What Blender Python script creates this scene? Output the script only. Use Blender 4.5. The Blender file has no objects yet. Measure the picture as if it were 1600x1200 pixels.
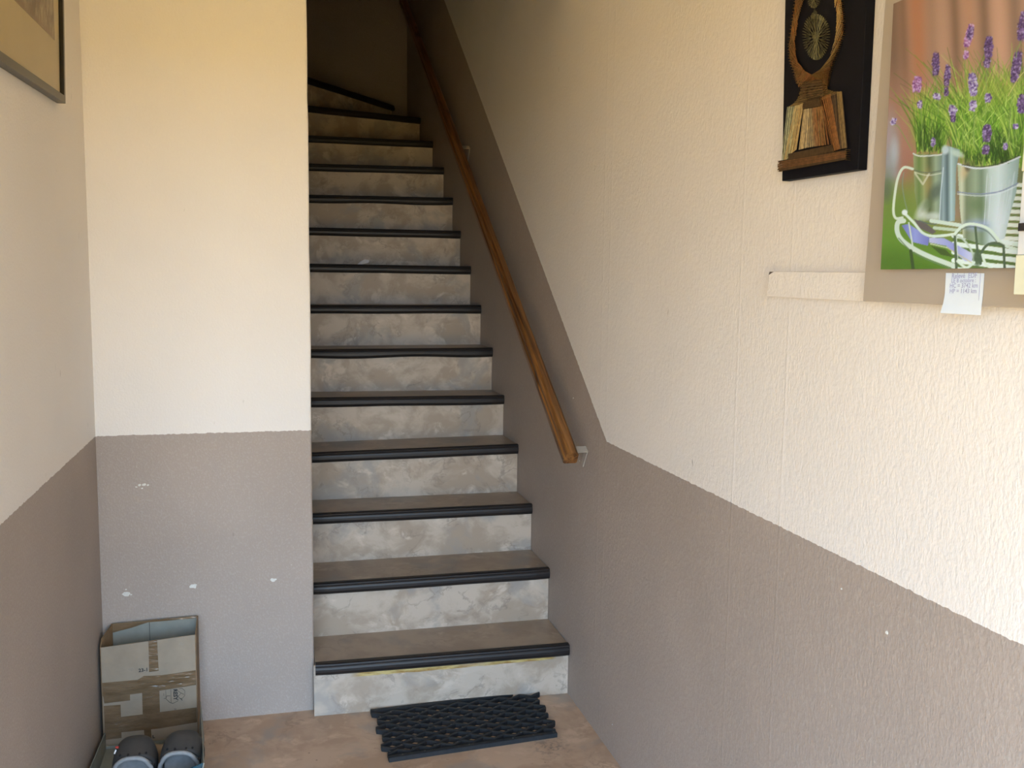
import bpy, bmesh, math, random
import numpy as np
from mathutils import Vector, Matrix

# ------------------------------------------------------------------ camera
F_PX, YAW, PITCH, ROLL, EYE = 1462.14, 0.254958, 0.111992, -0.0124398, 1.5
def cam_axes():
    cy, sy, cp, sp = math.cos(YAW), math.sin(YAW), math.cos(PITCH), math.sin(PITCH)
    f = np.array([sy*cp, cy*cp, -sp]); r = np.array([cy, -sy, 0.0]); d = np.cross(f, r)
    c, s = math.cos(ROLL), math.sin(ROLL)
    return c*r+s*d, -s*r+c*d, f
RT, DN, FW = cam_axes()
scene = bpy.context.scene
cam_data = bpy.data.cameras.new('camera')
cam_data.sensor_width = 36.0
cam_data.lens = F_PX*36/1600
cam_data.clip_start = 0.02
cam = bpy.data.objects.new('camera', cam_data)
scene.collection.objects.link(cam)
m = Matrix.Identity(4)
for i in range(3):
    m[i][0] = RT[i]; m[i][1] = -DN[i]; m[i][2] = -FW[i]
m[2][3] = EYE
cam.matrix_world = m
scene.camera = cam

# ------------------------------------------------------------------ world, sun, colour
SKY, SUN, GROUND = 5.3, 8.5, (0.54, 0.307, 0.055)
scene.view_settings.view_transform = 'Standard'
scene.view_settings.look = 'None'
scene.view_settings.gamma = 1.0
scene.view_settings.use_curve_mapping = False
scene.view_settings.exposure = 1.15
scene.cycles.use_denoising = True
scene.cycles.max_bounces = 12
scene.cycles.diffuse_bounces = 8
scene.cycles.sample_clamp_indirect = 6.0
w = bpy.data.worlds.new('sky'); scene.world = w; w.use_nodes = True
nt = w.node_tree; nt.nodes.clear()
wo = nt.nodes.new('ShaderNodeOutputWorld'); bg = nt.nodes.new('ShaderNodeBackground')
tc = nt.nodes.new('ShaderNodeTexCoord'); sx = nt.nodes.new('ShaderNodeSeparateXYZ'); rp = nt.nodes.new('ShaderNodeValToRGB')
rp.color_ramp.elements[0].position = 0.0; rp.color_ramp.elements[0].color = (0.565, 0.777, 1.0, 1)
rp.color_ramp.elements[1].position = 0.9; rp.color_ramp.elements[1].color = (0.42, 0.63, 1.0, 1)
nt.links.new(tc.outputs['Generated'], sx.inputs[0]); nt.links.new(sx.outputs[2], rp.inputs[0])
nt.links.new(rp.outputs[0], bg.inputs[0]); bg.inputs[1].default_value = SKY
nt.links.new(bg.outputs[0], wo.inputs[0])
sl = bpy.data.lights.new('sun', 'SUN'); sl.energy = SUN; sl.angle = 0.02; sl.color = (1.0, 0.88, 0.68)
so = bpy.data.objects.new('sun', sl); scene.collection.objects.link(so)
so.rotation_euler = (0, math.radians(38), 0)          # travels along the facade, so it never enters the door
# doorway opening: x range, height, plane
DX0, DX1, DZ, DY, DYO = -1.25, 0.93, 2.08, -0.20, -0.36
pl = bpy.data.lights.new('doorway_portal', 'AREA'); pl.shape = 'RECTANGLE'; pl.size = DX1-DX0; pl.size_y = DZ
pl.cycles.is_portal = True
po = bpy.data.objects.new('doorway_portal', pl); scene.collection.objects.link(po)
po.location = ((DX0+DX1)/2, DYO-0.01, DZ/2); po.rotation_euler = (math.radians(90), 0, 0)

# ------------------------------------------------------------------ geometry of the place
XR, XL, YP, XP, YB = 1.034, -0.540, 3.181, 0.134, 7.20     # right wall, left wall, pier face, pier edge, back wall
def ray(u, v):
    return RT*((u-800)/F_PX) + DN*((v-600)/F_PX) + FW
O = np.array([0, 0, EYE])
def onx(u, v, X): d = ray(u, v); return O + d*(X/d[0])
def ony(u, v, Y): d = ray(u, v); return O + d*(Y/d[1])
def onz(u, v, Z): d = ray(u, v); return O + d*((Z-EYE)/d[2])

# ------------------------------------------------------------------ node helpers
class NT:
    def __init__(s, name):
        s.m = bpy.data.materials.new(name); s.m.use_nodes = True; s.t = s.m.node_tree
        s.b = s.t.nodes['Principled BSDF']
    def n(s, kind, **kw):
        o = s.t.nodes.new('ShaderNode'+kind)
        for k, v in kw.items():
            if k[0] == '_': setattr(o, k[1:], v)
            else:
                key = int(k[1:]) if k[0] == 'i' and k[1:].isdigit() else k.replace('_', ' ')
                if hasattr(v, 'is_output'): s.t.links.new(v, o.inputs[key])
                else: o.inputs[key].default_value = v
        return o
    def math(s, op, a, b=0.0, c=0.0, clamp=False):
        o = s.n('Math', _operation=op, i0=a, i1=b, i2=c); o.use_clamp = clamp; return o.outputs[0]
    def mix(s, f, a, b):
        o = s.t.nodes.new('ShaderNodeMix'); o.data_type = 'RGBA'
        for i, v in ((0, f), (6, a), (7, b)):
            if hasattr(v, 'is_output'): s.t.links.new(v, o.inputs[i])
            else: o.inputs[i].default_value = v if i == 0 else (*v[:3], 1)
        return o.outputs[2]
    def noise(s, scale, detail=3, rough=0.5, vec=None, dist=0.0):
        o = s.n('TexNoise', Scale=scale, Detail=detail, Roughness=rough, Distortion=dist)
        if vec is not None: s.t.links.new(vec, o.inputs['Vector'])
        return o.outputs[0]
    def coord(s, scale=(1, 1, 1), rot=(0, 0, 0), loc=(0, 0, 0)):
        g = s.n('NewGeometry').outputs['Position']
        o = s.n('Mapping', Vector=g); o.inputs['Scale'].default_value = scale
        o.inputs['Rotation'].default_value = rot; o.inputs['Location'].default_value = loc
        return o.outputs[0]
    def range(s, v, a, b, c=0.0, d=1.0, smooth=False):
        o = s.n('MapRange', i0=v, i1=a, i2=b, i3=c, i4=d)
        if smooth: o.interpolation_type = 'SMOOTHSTEP'
        return o.outputs[0]
    def set(s, **kw):
        for k, v in kw.items():
            key = k.replace('_', ' ')
            if hasattr(v, 'is_output'): s.t.links.new(v, s.b.inputs[key])
            else: s.b.inputs[key].default_value = (*v, 1) if isinstance(v, tuple) and len(v) == 3 else v
        return s
    def bump(s, h, dist=0.001, strength=1.0, normal=None):
        o = s.n('Bump', Height=h, Distance=dist, Strength=strength)
        if normal is not None: s.t.links.new(normal, o.inputs['Normal'])
        s.t.links.new(o.outputs[0], s.b.inputs['Normal']); return o.outputs[0]

def simple(name, col, rough=0.6, metal=0.0, var=0.12, scale=30.0, bump=0.0, spec=0.5):
    k = NT(name); vec = k.coord()
    n = k.noise(scale, 4, 0.6, vec)
    f = k.range(n, 0.3, 0.7, 0, 1)
    a = tuple(c*(1-var) for c in col); b = tuple(min(1, c*(1+var)) for c in col)
    k.set(Base_Color=k.mix(f, a, b), Roughness=rough, Metallic=metal, Specular_IOR_Level=spec)
    if bump: k.bump(n, bump)
    return k.m

CREAM, TAUPE = (0.80, 0.762, 0.72), (0.38, 0.322, 0.28)
def wall_mat(name, axis):
    """woodchip wallpaper: cream above, taupe dado below; axis 'x' = wall runs along y"""
    k = NT(name)
    pos = k.n('NewGeometry').outputs['Position']; sp = k.n('SeparateXYZ', Vector=pos).outputs
    X, Y, Z = sp[0], sp[1], sp[2]
    edge = k.noise(60, 3, 0.6, k.coord()); wob = k.math('MULTIPLY', k.math('SUBTRACT', edge, 0.5), 0.010)
    zz = k.math('ADD', Z, wob)
    level = 0.985
    if axis == 'right':
        slope = k.math('MULTIPLY_ADD', Y, 0.738, 0.989-0.738*2.765)
        lim = k.math('MAXIMUM', slope, 0.989)
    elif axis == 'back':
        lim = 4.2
    else: lim = level
    up = k.math('GREATER_THAN', zz, lim)
    tone = k.noise(2.2, 3, 0.5, k.coord())
    if axis == 'back': tpc = tuple(c*.62 for c in TAUPE)  # stairwell shade put into the colour: same taupe, darkened for the back
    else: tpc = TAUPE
    cr = k.mix(k.range(tone, .35, .65), tuple(c*0.955 for c in CREAM), tuple(c*.99 for c in CREAM))
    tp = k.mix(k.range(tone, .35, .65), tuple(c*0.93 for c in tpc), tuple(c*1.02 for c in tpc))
    # fine grains catch pale paint flecks on the dado
    fl = k.noise(170, 2, 0.5, k.coord((1, 1, 0.7)))
    tp = k.mix(k.math('MULTIPLY', k.range(fl, .72, .78), 0.55, clamp=True), tp, (0.62, 0.56, 0.50))
    col = k.mix(up, tp, cr)
    # small dark scuffs
    sc = k.noise(38, 2, 0.5, k.coord((1, 1, 0.35), loc=(3, 7, 1)))
    col = k.mix(k.math('MULTIPLY', k.range(sc, .76, .80), 0.35, clamp=True), col, (0.16, 0.13, 0.11))
    grain = k.noise(170 if axis != 'right' else 165, 3, 0.55, k.coord((1, 1, 0.62 if axis == 'right' else 0.8)))
    blob = k.noise(55, 2, 0.5, k.coord((1, 1, 0.6)))
    h = k.math('ADD', k.math('MULTIPLY', grain, 1.0), k.math('MULTIPLY', blob, 0.5))
    if axis == 'right':                                          # paper seams
        for y0, dz in ((2.835, 0), (2.775, 0), (1.93, 0), (4.86, 0), (1.72, 0)):
            d = k.math('ABSOLUTE', k.math('SUBTRACT', k.math('ADD', Y, k.math('MULTIPLY', wob, 0.25)), y0))
            h = k.math('ADD', h, k.range(d, 0.0, 0.006, 0.32, 0.0))
    col = k.mix(k.range(grain, .50, .66, 0, .055, smooth=True), col, tuple(.5+.5*c for c in (.75, .72, .68)))
    k.set(Base_Color=col, Roughness=0.62, Specular_IOR_Level=0.3)
    k.bump(h, 0.0017, 0.8)
    return k.m

def marble(name, light, mid, dark, rough, vein=1.0, stain=None, sc=1.0, loc=(0, 0, 0)):
    k = NT(name); vec = k.coord((1, 1, 1.15), (0.3, 0.2, 0.5), loc)
    wv = k.n('TexNoise', Scale=4.0*sc, Detail=3, Roughness=.5, Vector=vec).outputs[1]
    warp = k.n('VectorMath', _operation='MULTIPLY_ADD', i0=wv, i1=(.16, .16, .16), i2=vec).outputs[0]
    big = k.noise(6.5*sc, 6, 0.58, warp)
    col = k.mix(k.range(big, .40, .60, smooth=True), mid, light)
    grey = k.noise(5.0*sc, 5, 0.55, k.n('VectorMath', _operation='ADD', i0=warp, i1=(3.1, 7.7, 1.3)).outputs[0])
    lum = sum(mid)/3; gcol = (lum*.99, lum*.93, lum*.86)
    col = k.mix(k.range(grey, .52, .66, 0, .65, smooth=True), col, gcol)
    whit = k.noise(9*sc, 5, 0.6, k.n('VectorMath', _operation='ADD', i0=warp, i1=(9.1, 2.7, 5.3)).outputs[0])
    col = k.mix(k.range(whit, .56, .70, 0, .8, smooth=True), col, tuple(min(1, c*1.2) for c in (light[0], light[1]*1.01, light[2]*1.03)))
    v = k.math('ABSOLUTE', k.math('SUBTRACT', k.noise(3.6*sc, 6, 0.62, k.n('VectorMath', _operation='ADD', i0=warp, i1=(1.1, 4.7, 8.3)).outputs[0]), 0.5))
    vm = k.math('MULTIPLY', k.range(v, 0.0, 0.022, 1, 0, smooth=True), k.range(k.noise(5*sc, 3, .5, vec), .46, .62, 0, 0.6*vein))
    col = k.mix(vm, col, dark)
    blot = k.noise(20*sc, 3, 0.6, warp)
    col = k.mix(k.range(blot, .66, .74, 0, .6*vein), col, dark)
    if stain: col = stain(k, col)
    k.set(Base_Color=col, Roughness=rough, Specular_IOR_Level=0.35)
    k.bump(k.noise(25, 3, .5, vec), 0.0006, 0.5)
    return k.m

def floor_stain(k, col):
    vec = k.coord(); sp = k.n('SeparateXYZ', Vector=vec).outputs
    d = k.n('VectorMath', _operation='DISTANCE', i0=vec, i1=(0.86, 2.74, 0.0)).outputs['Value']
    n = k.noise(60, 4, .6, vec)
    f = k.math('MULTIPLY', k.range(d, 0.02, 0.09, 1, 0), k.range(n, .48, .6, 0, 0.55), clamp=True)
    col = k.mix(f, col, (0.10, 0.11, 0.11))
    s = k.noise(45, 2, .4, k.coord(loc=(1, 2, 3)))
    return k.mix(k.range(s, .74, .77, 0, .7), col, (0.10, 0.07, 0.05))
def glue_stain(k, col):
    vec = k.coord(); sp = k.n('SeparateXYZ', Vector=vec).outputs
    n = k.noise(30, 4, .6, k.coord((0.5, 1, 3)))
    low = k.math('ADD', k.math('MULTIPLY', sp[0], 0.012), 0.122)
    d = k.math('ADD', k.math('SUBTRACT', sp[2], low), k.math('MULTIPLY', k.math('SUBTRACT', n, .5), 0.012))
    f = k.range(d, -0.001, 0.002, 0, 1)
    f = k.math('MULTIPLY', f, k.range(sp[0], 0.25, 0.29, 0, 1), clamp=True)
    f = k.math('MULTIPLY', f, k.range(sp[0], 0.97, 0.99, 1, 0), clamp=True)
    g = k.mix(k.range(k.noise(22, 4, .7, k.coord((.6, 1, 4))), .4, .6), (0.30, 0.17, 0.04), (0.55, 0.42, 0.16))
    f = k.math('MULTIPLY', f, k.range(k.noise(12, 2, .5, vec), .3, .5, .65, 1))
    return k.mix(f, col, g)

M = {}
M['wall_right'] = wall_mat('woodchip_right', 'right')
M['wall_plain'] = wall_mat('woodchip_plain', 'plain')
M['wall_back'] = wall_mat('woodchip_back_shaded', 'back')
M['floor'] = marble('lino_floor', (0.52, 0.38, 0.275), (0.42, 0.295, 0.205), (0.23, 0.165, 0.12), 0.42, 0.7, floor_stain, 0.9)
M['tread'] = marble('lino_tread', (0.36, 0.285, 0.215), (0.29, 0.225, 0.17), (0.18, 0.14, 0.11), 0.36, 0.6, None, 1.0, (2, 1, 4))
M['riser'] = marble('lino_riser', (0.505, 0.425, 0.345), (0.375, 0.30, 0.228), (0.23, 0.19, 0.155), 0.40, 0.9, None, 1.15, (5, 3, 1))
M['riser_glue'] = marble('lino_riser_glue', (0.505, 0.425, 0.345), (0.375, 0.30, 0.228), (0.23, 0.19, 0.155), 0.40, 0.9, glue_stain, 1.15, (5, 3, 1))
M['nosing'] = simple('nosing_plastic', (0.017, 0.0135, 0.013), 0.42, 0, .1, 40, spec=.35)
M['ceiling'] = simple('ceiling_paint', (0.72, 0.66, 0.54), .8)
M['ground'] = simple('outdoor_paving', GROUND, .9, 0, .15, 3)
M['wood_edge'] = simple('door_frame_paint', (.45, .4, .33), .5)

def wood_mat():
    k = NT('varnished_wood')
    # long axis of the rail lies in the y/z plane; grain stretched along it
    a = math.atan2(2.522, 3.97)
    v = k.coord((1, 1, 1)); r = k.n('VectorRotate', Vector=v, Angle=-a); r.rotation_type = 'X_AXIS'
    mp = k.n('Mapping', Vector=r.outputs[0]); mp.inputs['Scale'].default_value = (70, 2.2, 70)
    g = k.noise(1.0, 5, .65, mp.outputs[0], 0.4)
    col = k.mix(k.range(g, .35, .62), (0.055, 0.019, 0.006), (0.27, 0.12, 0.033))
    mp2 = k.n('Mapping', Vector=r.outputs[0]); mp2.inputs['Scale'].default_value = (14, 3.2, 14)
    kn = k.noise(1.0, 2, .5, mp2.outputs[0])
    col = k.mix(k.range(kn, .66, .72, 0, .8), col, (0.03, 0.012, 0.006))
    k.set(Base_Color=col, Roughness=0.3); k.bump(g, 0.0004, .5); return k.m
M['wood'] = wood_mat()
M['bracket'] = simple('bracket_paint', (0.42, 0.38, 0.33), .5, 0, .05)
M['black_board'] = simple('black_velvet_board', (0.006, 0.006, 0.009), .6, 0, .2, 60, spec=.12)
M['thread_gold'] = simple('gold_thread', (0.24, 0.155, 0.05), .45, .35, .35, 120)
M['thread_copper'] = simple('copper_thread', (0.27, 0.115, 0.035), .42, .4, .35, 110)
M['thread_dark'] = simple('dark_gold_thread', (0.085, 0.048, 0.018), .45, .4, .35, 110)
M['thread_pale'] = simple('pale_green_gold_thread', (0.17, 0.155, 0.07), .42, .4, .4, 110)
M['pin'] = simple('brass_pin', (0.4, 0.25, 0.1), .3, 1.0)
M['board'] = simple('taupe_board_paint', (0.41, 0.36, 0.30), .38, 0, .03, 6)
M['batten'] = wall_mat('woodchip_batten', 'plain')
M['cream_plastic'] = simple('cream_plastic', (0.70, 0.72, 0.56), .4, 0, .03)
M['white_plastic'] = simple('bluish_white_plastic', (0.66, 0.70, 0.74), .4, 0, .03)
M['black_plastic'] = simple('black_plastic', (0.015, 0.015, 0.02), .4)
M['paper'] = simple('note_paper', (0.72, 0.82, 0.94), .7, 0, .02)
M['ink'] = simple('faded_blue_ink', (0.40, 0.44, 0.66), .7)
M['frame_dark'] = simple('dark_frame_wood', (0.022, 0.018, 0.012), .35, 0, .2, 40)
M['mat_card'] = simple('yellowed_mat_card', (0.58, 0.45, 0.22), .55, 0, .05, 8)
M['card_cream'] = simple('cream_coated_card', (0.30, 0.245, 0.18), .7, 0, .10, 16)
M['card_brown'] = simple('raw_brown_card', (0.20, 0.125, 0.062), .75, 0, .2, 40, .0005)
M['card_grey'] = simple('grey_inner_card', (0.23, 0.24, 0.21), .7, 0, .1, 20)
M['ink_black'] = simple('black_print', (0.02, 0.02, 0.02), .6)
M['teal'] = simple('teal_print', (0.012, 0.055, 0.08), .5, 0, .4, 90)
M['clog'] = simple('dark_grey_foam', (0.040, 0.037, 0.034), .65, 0, .12, 60, .0005)
M['clog_rim'] = simple('light_grey_foam', (0.22, 0.22, 0.22), .6, 0, .12, 60)
M['hole'] = simple('vent_hole_dark', (0.006, 0.006, 0.006), .9)
M['red'] = simple('red_charm', (0.35, 0.03, 0.02), .4)
M['white'] = simple('white_charm', (0.75, 0.73, 0.68), .5)
M['rubber'] = simple('black_rubber', (0.012, 0.0145, 0.018), .62, 0, .3, 70, .0006)
M['rod'] = simple('rusty_wire_tip', (0.13, 0.115, 0.095), .6, .3)
M['filler'] = simple('white_filler', (0.66, 0.66, 0.62), .7, 0, .1, 150, .0008)
M['soot'] = simple('dark_scuff', (0.10, 0.08, 0.07), .8)
M['scrap'] = simple('paper_scrap', (0.62, 0.64, 0.74), .7)
def tape_mat():
    k = NT('brown_packing_tape'); n = k.noise(18, 4, .6, k.coord((0.6, 1, 2.2)))
    k.set(Base_Color=k.mix(k.range(n, .35, .65), (0.13, 0.085, 0.045), (0.20, 0.135, 0.08)), Roughness=.16)
    k.bump(k.noise(28, 3, .5, k.coord((0.5, 1, 2.0))), 0.006, .8); return k.m
M['tape'] = tape_mat()
def glass_mat():
    k = NT('picture_glass'); k.set(Base_Color=(1, 1, 1), Roughness=.03, Transmission_Weight=1.0, IOR=1.05); return k.m
M['glass'] = glass_mat()

# ------------------------------------------------------------------ mesh helpers
COL = scene.collection
def link(name, me, mat, parent=None, label=None, cat=None, group=None, kind=None, smooth=False):
    o = bpy.data.objects.new(name, me); COL.objects.link(o)
    if mat is not None: me.materials.append(mat)
    if parent is not None: o.parent = parent
    if label: o['label'] = label
    if cat: o['category'] = cat
    if group: o['group'] = group
    if kind: o['kind'] = kind
    if smooth:
        for p in me.polygons: p.use_smooth = True
    return o
def thing(name, label, cat, loc=(0, 0, 0), group=None):
    o = bpy.data.objects.new(name, None); COL.objects.link(o); o.location = loc; o.empty_display_size = .05
    o['label'] = label; o['category'] = cat
    if group: o['group'] = group
    return o
class MB:
    """collects verts/faces in world coordinates; build() re-bases them on the parent's origin"""
    def __init__(s): s.v = []; s.f = []
    def add(s, vs, fs):
        k = len(s.v); s.v += [tuple(map(float, p)) for p in vs]; s.f += [tuple(i+k for i in f) for f in fs]
    def box(s, a, b):
        x0, y0, z0 = a; x1, y1, z1 = b
        s.hexa([(x0, y0, z0), (x1, y0, z0), (x1, y1, z0), (x0, y1, z0), (x0, y0, z1), (x1, y0, z1), (x1, y1, z1), (x0, y1, z1)])
    def hexa(s, p):
        s.add(p, [(0, 3, 2, 1), (4, 5, 6, 7), (0, 1, 5, 4), (1, 2, 6, 5), (2, 3, 7, 6), (3, 0, 4, 7)])
    def prism(s, poly, off):
        """poly: list of 3d points, extruded by vector off"""
        n = len(poly); off = np.array(off); a = [np.array(p, float) for p in poly]; b = [p+off for p in a]
        s.add(a+b, [tuple(range(n))[::-1], tuple(range(n, 2*n))]+[(i, (i+1) % n, n+(i+1) % n, n+i) for i in range(n)])
    def loft(s, rings, cap=True, closed=True):
        n = len(rings[0]); vs = [p for r in rings for p in r]; fs = []
        for i in range(len(rings)-1):
            for j in range(n if closed else n-1):
                fs.append((i*n+j, i*n+(j+1) % n, (i+1)*n+(j+1) % n, (i+1)*n+j))
        if cap: fs += [tuple(range(n))[::-1], tuple((len(rings)-1)*n+j for j in range(n))]
        s.add(vs, fs)
    def bar(s, a, b, r, n=4):
        a = Vector(a); b = Vector(b); d = (b-a).normalized()
        u = d.cross(Vector((0, 0, 1)) if abs(d.z) < .9 else Vector((0, 1, 0))).normalized(); w_ = d.cross(u)
        s.loft([[p+r*(math.cos(2*math.pi*(k+.5)/n)*u+math.sin(2*math.pi*(k+.5)/n)*w_) for k in range(n)] for p in (a, b)])
    def tube(s, pts, r, n=8):
        pts = [Vector(p) for p in pts]; rings = []
        for i, p in enumerate(pts):
            d = (pts[min(i+1, len(pts)-1)]-pts[max(i-1, 0)]).normalized()
            u = d.cross(Vector((0, 0, 1)) if abs(d.z) < .9 else Vector((0, 1, 0))).normalized(); w_ = d.cross(u)
            rings.append([p+r*(math.cos(2*math.pi*k/n)*u+math.sin(2*math.pi*k/n)*w_) for k in range(n)])
        s.loft(rings)
    def build(s, name, mat, parent=None, bevel=0, fix=True, **kw):
        off = Vector(parent_world(parent)) if parent is not None else Vector((0, 0, 0))
        me = bpy.data.meshes.new(name)
        me.from_pydata([tuple(Vector(v)-off) for v in s.v], [], s.f)
        if fix or bevel:
            bm = bmesh.new(); bm.from_mesh(me); bmesh.ops.recalc_face_normals(bm, faces=bm.faces)
            if bevel:
                es = [e for e in bm.edges if len(e.link_faces) == 2 and e.calc_face_angle(0) > .6]
                bmesh.ops.bevel(bm, geom=es, offset=bevel, segments=2, affect='EDGES', profile=.5)
            bm.to_mesh(me); bm.free()
        return link(name, me, mat, parent, **kw)
def parent_world(p):
    v = Vector((0, 0, 0))
    while p is not None: v += p.location; p = p.parent
    return v

# ================================================================== SETTING
def struct(name, boxes, mat):
    b = MB()
    for a, c in boxes: b.box(a, c)
    return b.build(name, mat, kind='structure', fix=False)
struct('floor', [((XL-1.0, DYO, -.1), (XR+.1, YB+.1, 0))], M['floor'])
struct('wall_right', [((XR, DYO, 0), (XR+.1, YB+.1, 5.0))], M['wall_right'])
struct('wall_left', [((XL-.1, 1.85, 0), (XL, YP, 5.0)), ((XL-1.0, 1.85, 0), (XL-.1, 1.95, 5.0)), ((XL-1.0, DYO, 0), (XL-.9, 1.85, 5.0))], M['wall_plain'])
wf = struct('wall_front', [((XL-.1, YP, 0), (XP-.10, YP+.12, 5.0))], M['wall_plain'])
# end pier of the partition, with a slightly rounded, uneven papered edge
b = MB(); rings = []
rnd = random.Random(4)
for k in range(61):
    z = 5.0*k/60; e = XP+rnd.uniform(-.0012, .0012)
    rings.append([(XP-.10, YP, z), (e-.006, YP, z), (e-.002, YP+.002, z), (e, YP+.006, z), (e, YP+.12, z), (XP-.10, YP+.12, z)])
b.loft(rings); b.build('wall_front_edge', M['wall_plain'], wf, fix=True)
struct('wall_stairwell', [((XP-.10, YP+.12, 0), (XP, 6.30, 5.0))], M['wall_plain'])
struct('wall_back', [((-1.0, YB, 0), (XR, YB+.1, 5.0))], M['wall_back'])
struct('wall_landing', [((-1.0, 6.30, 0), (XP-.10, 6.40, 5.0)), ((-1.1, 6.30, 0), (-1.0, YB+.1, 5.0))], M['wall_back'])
struct('ceiling', [((XL-1.0, DYO, 2.55), (XR, YP, 2.65))], M['ceiling'])
struct('ceiling_stairwell', [((-1.1, YP, 5.0), (XR+.1, YB+.1, 5.1))], simple('low_bounce_ceiling', (.22, .15, .09), .8))  # unseen ceiling, coloured dark to cut bounce light on the upper stairs
struct('wall_entrance', [((XL-.9, DYO, DZ), (XR, DY, 5.0)), ((XL-.9, DYO, 0), (DX0, DY, DZ)), ((DX1, DYO, 0), (XR, DY, DZ))], M['wall_plain'])
struct('wall_lintel', [((XP, YP, 2.55), (XR, YP+.10, 5.0))], M['wall_plain'])
struct('door_1', [((DX0, DYO, 0), (DX0+.04, DY+.01, DZ)), ((DX1-.04, DYO, 0), (DX1, DY+.01, DZ)), ((DX0+.04, DYO, DZ-.04), (DX1-.04, DY+.01, DZ))], M['wood_edge'])
struct('ground', [((-25, -40, -.16), (25, DYO, -.06))], M['ground'])

# filled screw holes and chips on the walls
def patch(u, v, r, seed, wall, name='filler_patch', mat='filler', plane='y'):
    rr = random.Random(seed); c = ony(u, v, YP) if plane == 'y' else onx(u, v, XR)
    n = 12; pts = []
    for k in range(n):
        a = 2*math.pi*k/n; q = r*rr.uniform(.6, 1.1)
        pts.append((c[0]+q*math.cos(a)*1.2, YP-.0012, c[2]+q*.8*math.sin(a)) if plane == 'y' else (XR-.0012, c[1]+q*math.cos(a), c[2]+q*math.sin(a)))
    b = MB(); b.prism(pts, (0, .0012, 0) if plane == 'y' else (.0012, 0, 0)); b.build(name, M[mat], wall)
for i, (u, v, r) in enumerate([(197, 928, .011), (302, 916, .011), (427, 906, .009)]): patch(u, v, r, i, wf)
for i, (u, v, r) in enumerate([(213, 761, .003), (218, 758, .005), (225, 757, .006), (231, 758, .004), (222, 763, .003), (205, 929, .003), (197, 921, .003)]): patch(u, v, r, 10+i, wf, 'paint_chip')
wr = bpy.data.objects['wall_right']
for i, (u, v, r) in enumerate([(1386, 988, .0035), (1315, 920, .002), (1345, 877, .0015), (896, 622, .003), (957, 1132, .002), (906, 720, .002)]): patch(u, v, r, 30+i, wr, 'paint_chip', 'filler', 'x')

# ================================================================== STAIRCASE
NR = [(889, 1018), (858, 898), (831, 797), (809, 703), (787, 626), (769, 551), (751, 484), (735, 423), (719, 367), (707, 315), (693, 267), (676, 226), (657, 189)]
NL = [(491, 1050), (493, 923), (491, 813), (489, 717), (489, 630), (488, 554), (487, 484), (487, 419), (486, 362), (486, 311), (485, 262), (484, 214), (484, 169)]
XS0, XS1 = XP+.001, XR-.002
nos = []
for i, ((ur, vr), (ul, vl)) in enumerate(zip(NR, NL)):
    R_ = onx(ur, vr, XR-.006)
    if i < 11:
        yl = R_[1]+(.035 if i == 0 else .022); zl = ony(ul, vl, yl)[2]
    elif i == 11: yl, zl = 6.00, R_[2]-.005
    else: yl, zl = 6.22, R_[2]-.005
    nos.append(((XS0, yl, zl), (XS1, R_[1], R_[2])))
pR = ony(618, 169, YB-.02); pL = onz(484, 126, pR[2], )
d = (pR-pL); t0 = (XS0-pL[0])/d[0]; pL = pL+d*t0
nos.append((tuple(pL), (YB and pR[0], YB-.004, pR[2])))
st = thing('staircase', 'narrow steep staircase with beige marbled risers and black nosings, winding left at the top', 'staircase', (XS0, 3.12, 0))
TOP = .019
prof = [(.034, .018), (.034, .0212), (.026, .0225), (.024, .0205), (.021, .0205), (.019, .0228), (.014, .0228), (.012, .0208), (.009, .0208), (.007, .0226),
        (.003, .0205), (.0008, .016), (.0022, .0125), (.0003, .0095), (-.0012, .003), (-.001, -.006), (.002, -.0135), (.007, -.0185), (.013, -.0195), (.021, -.0185), (.021, .018)]
def lerp(a, b, t): return tuple(a[k]+(b[k]-a[k])*t for k in range(3))
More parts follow.
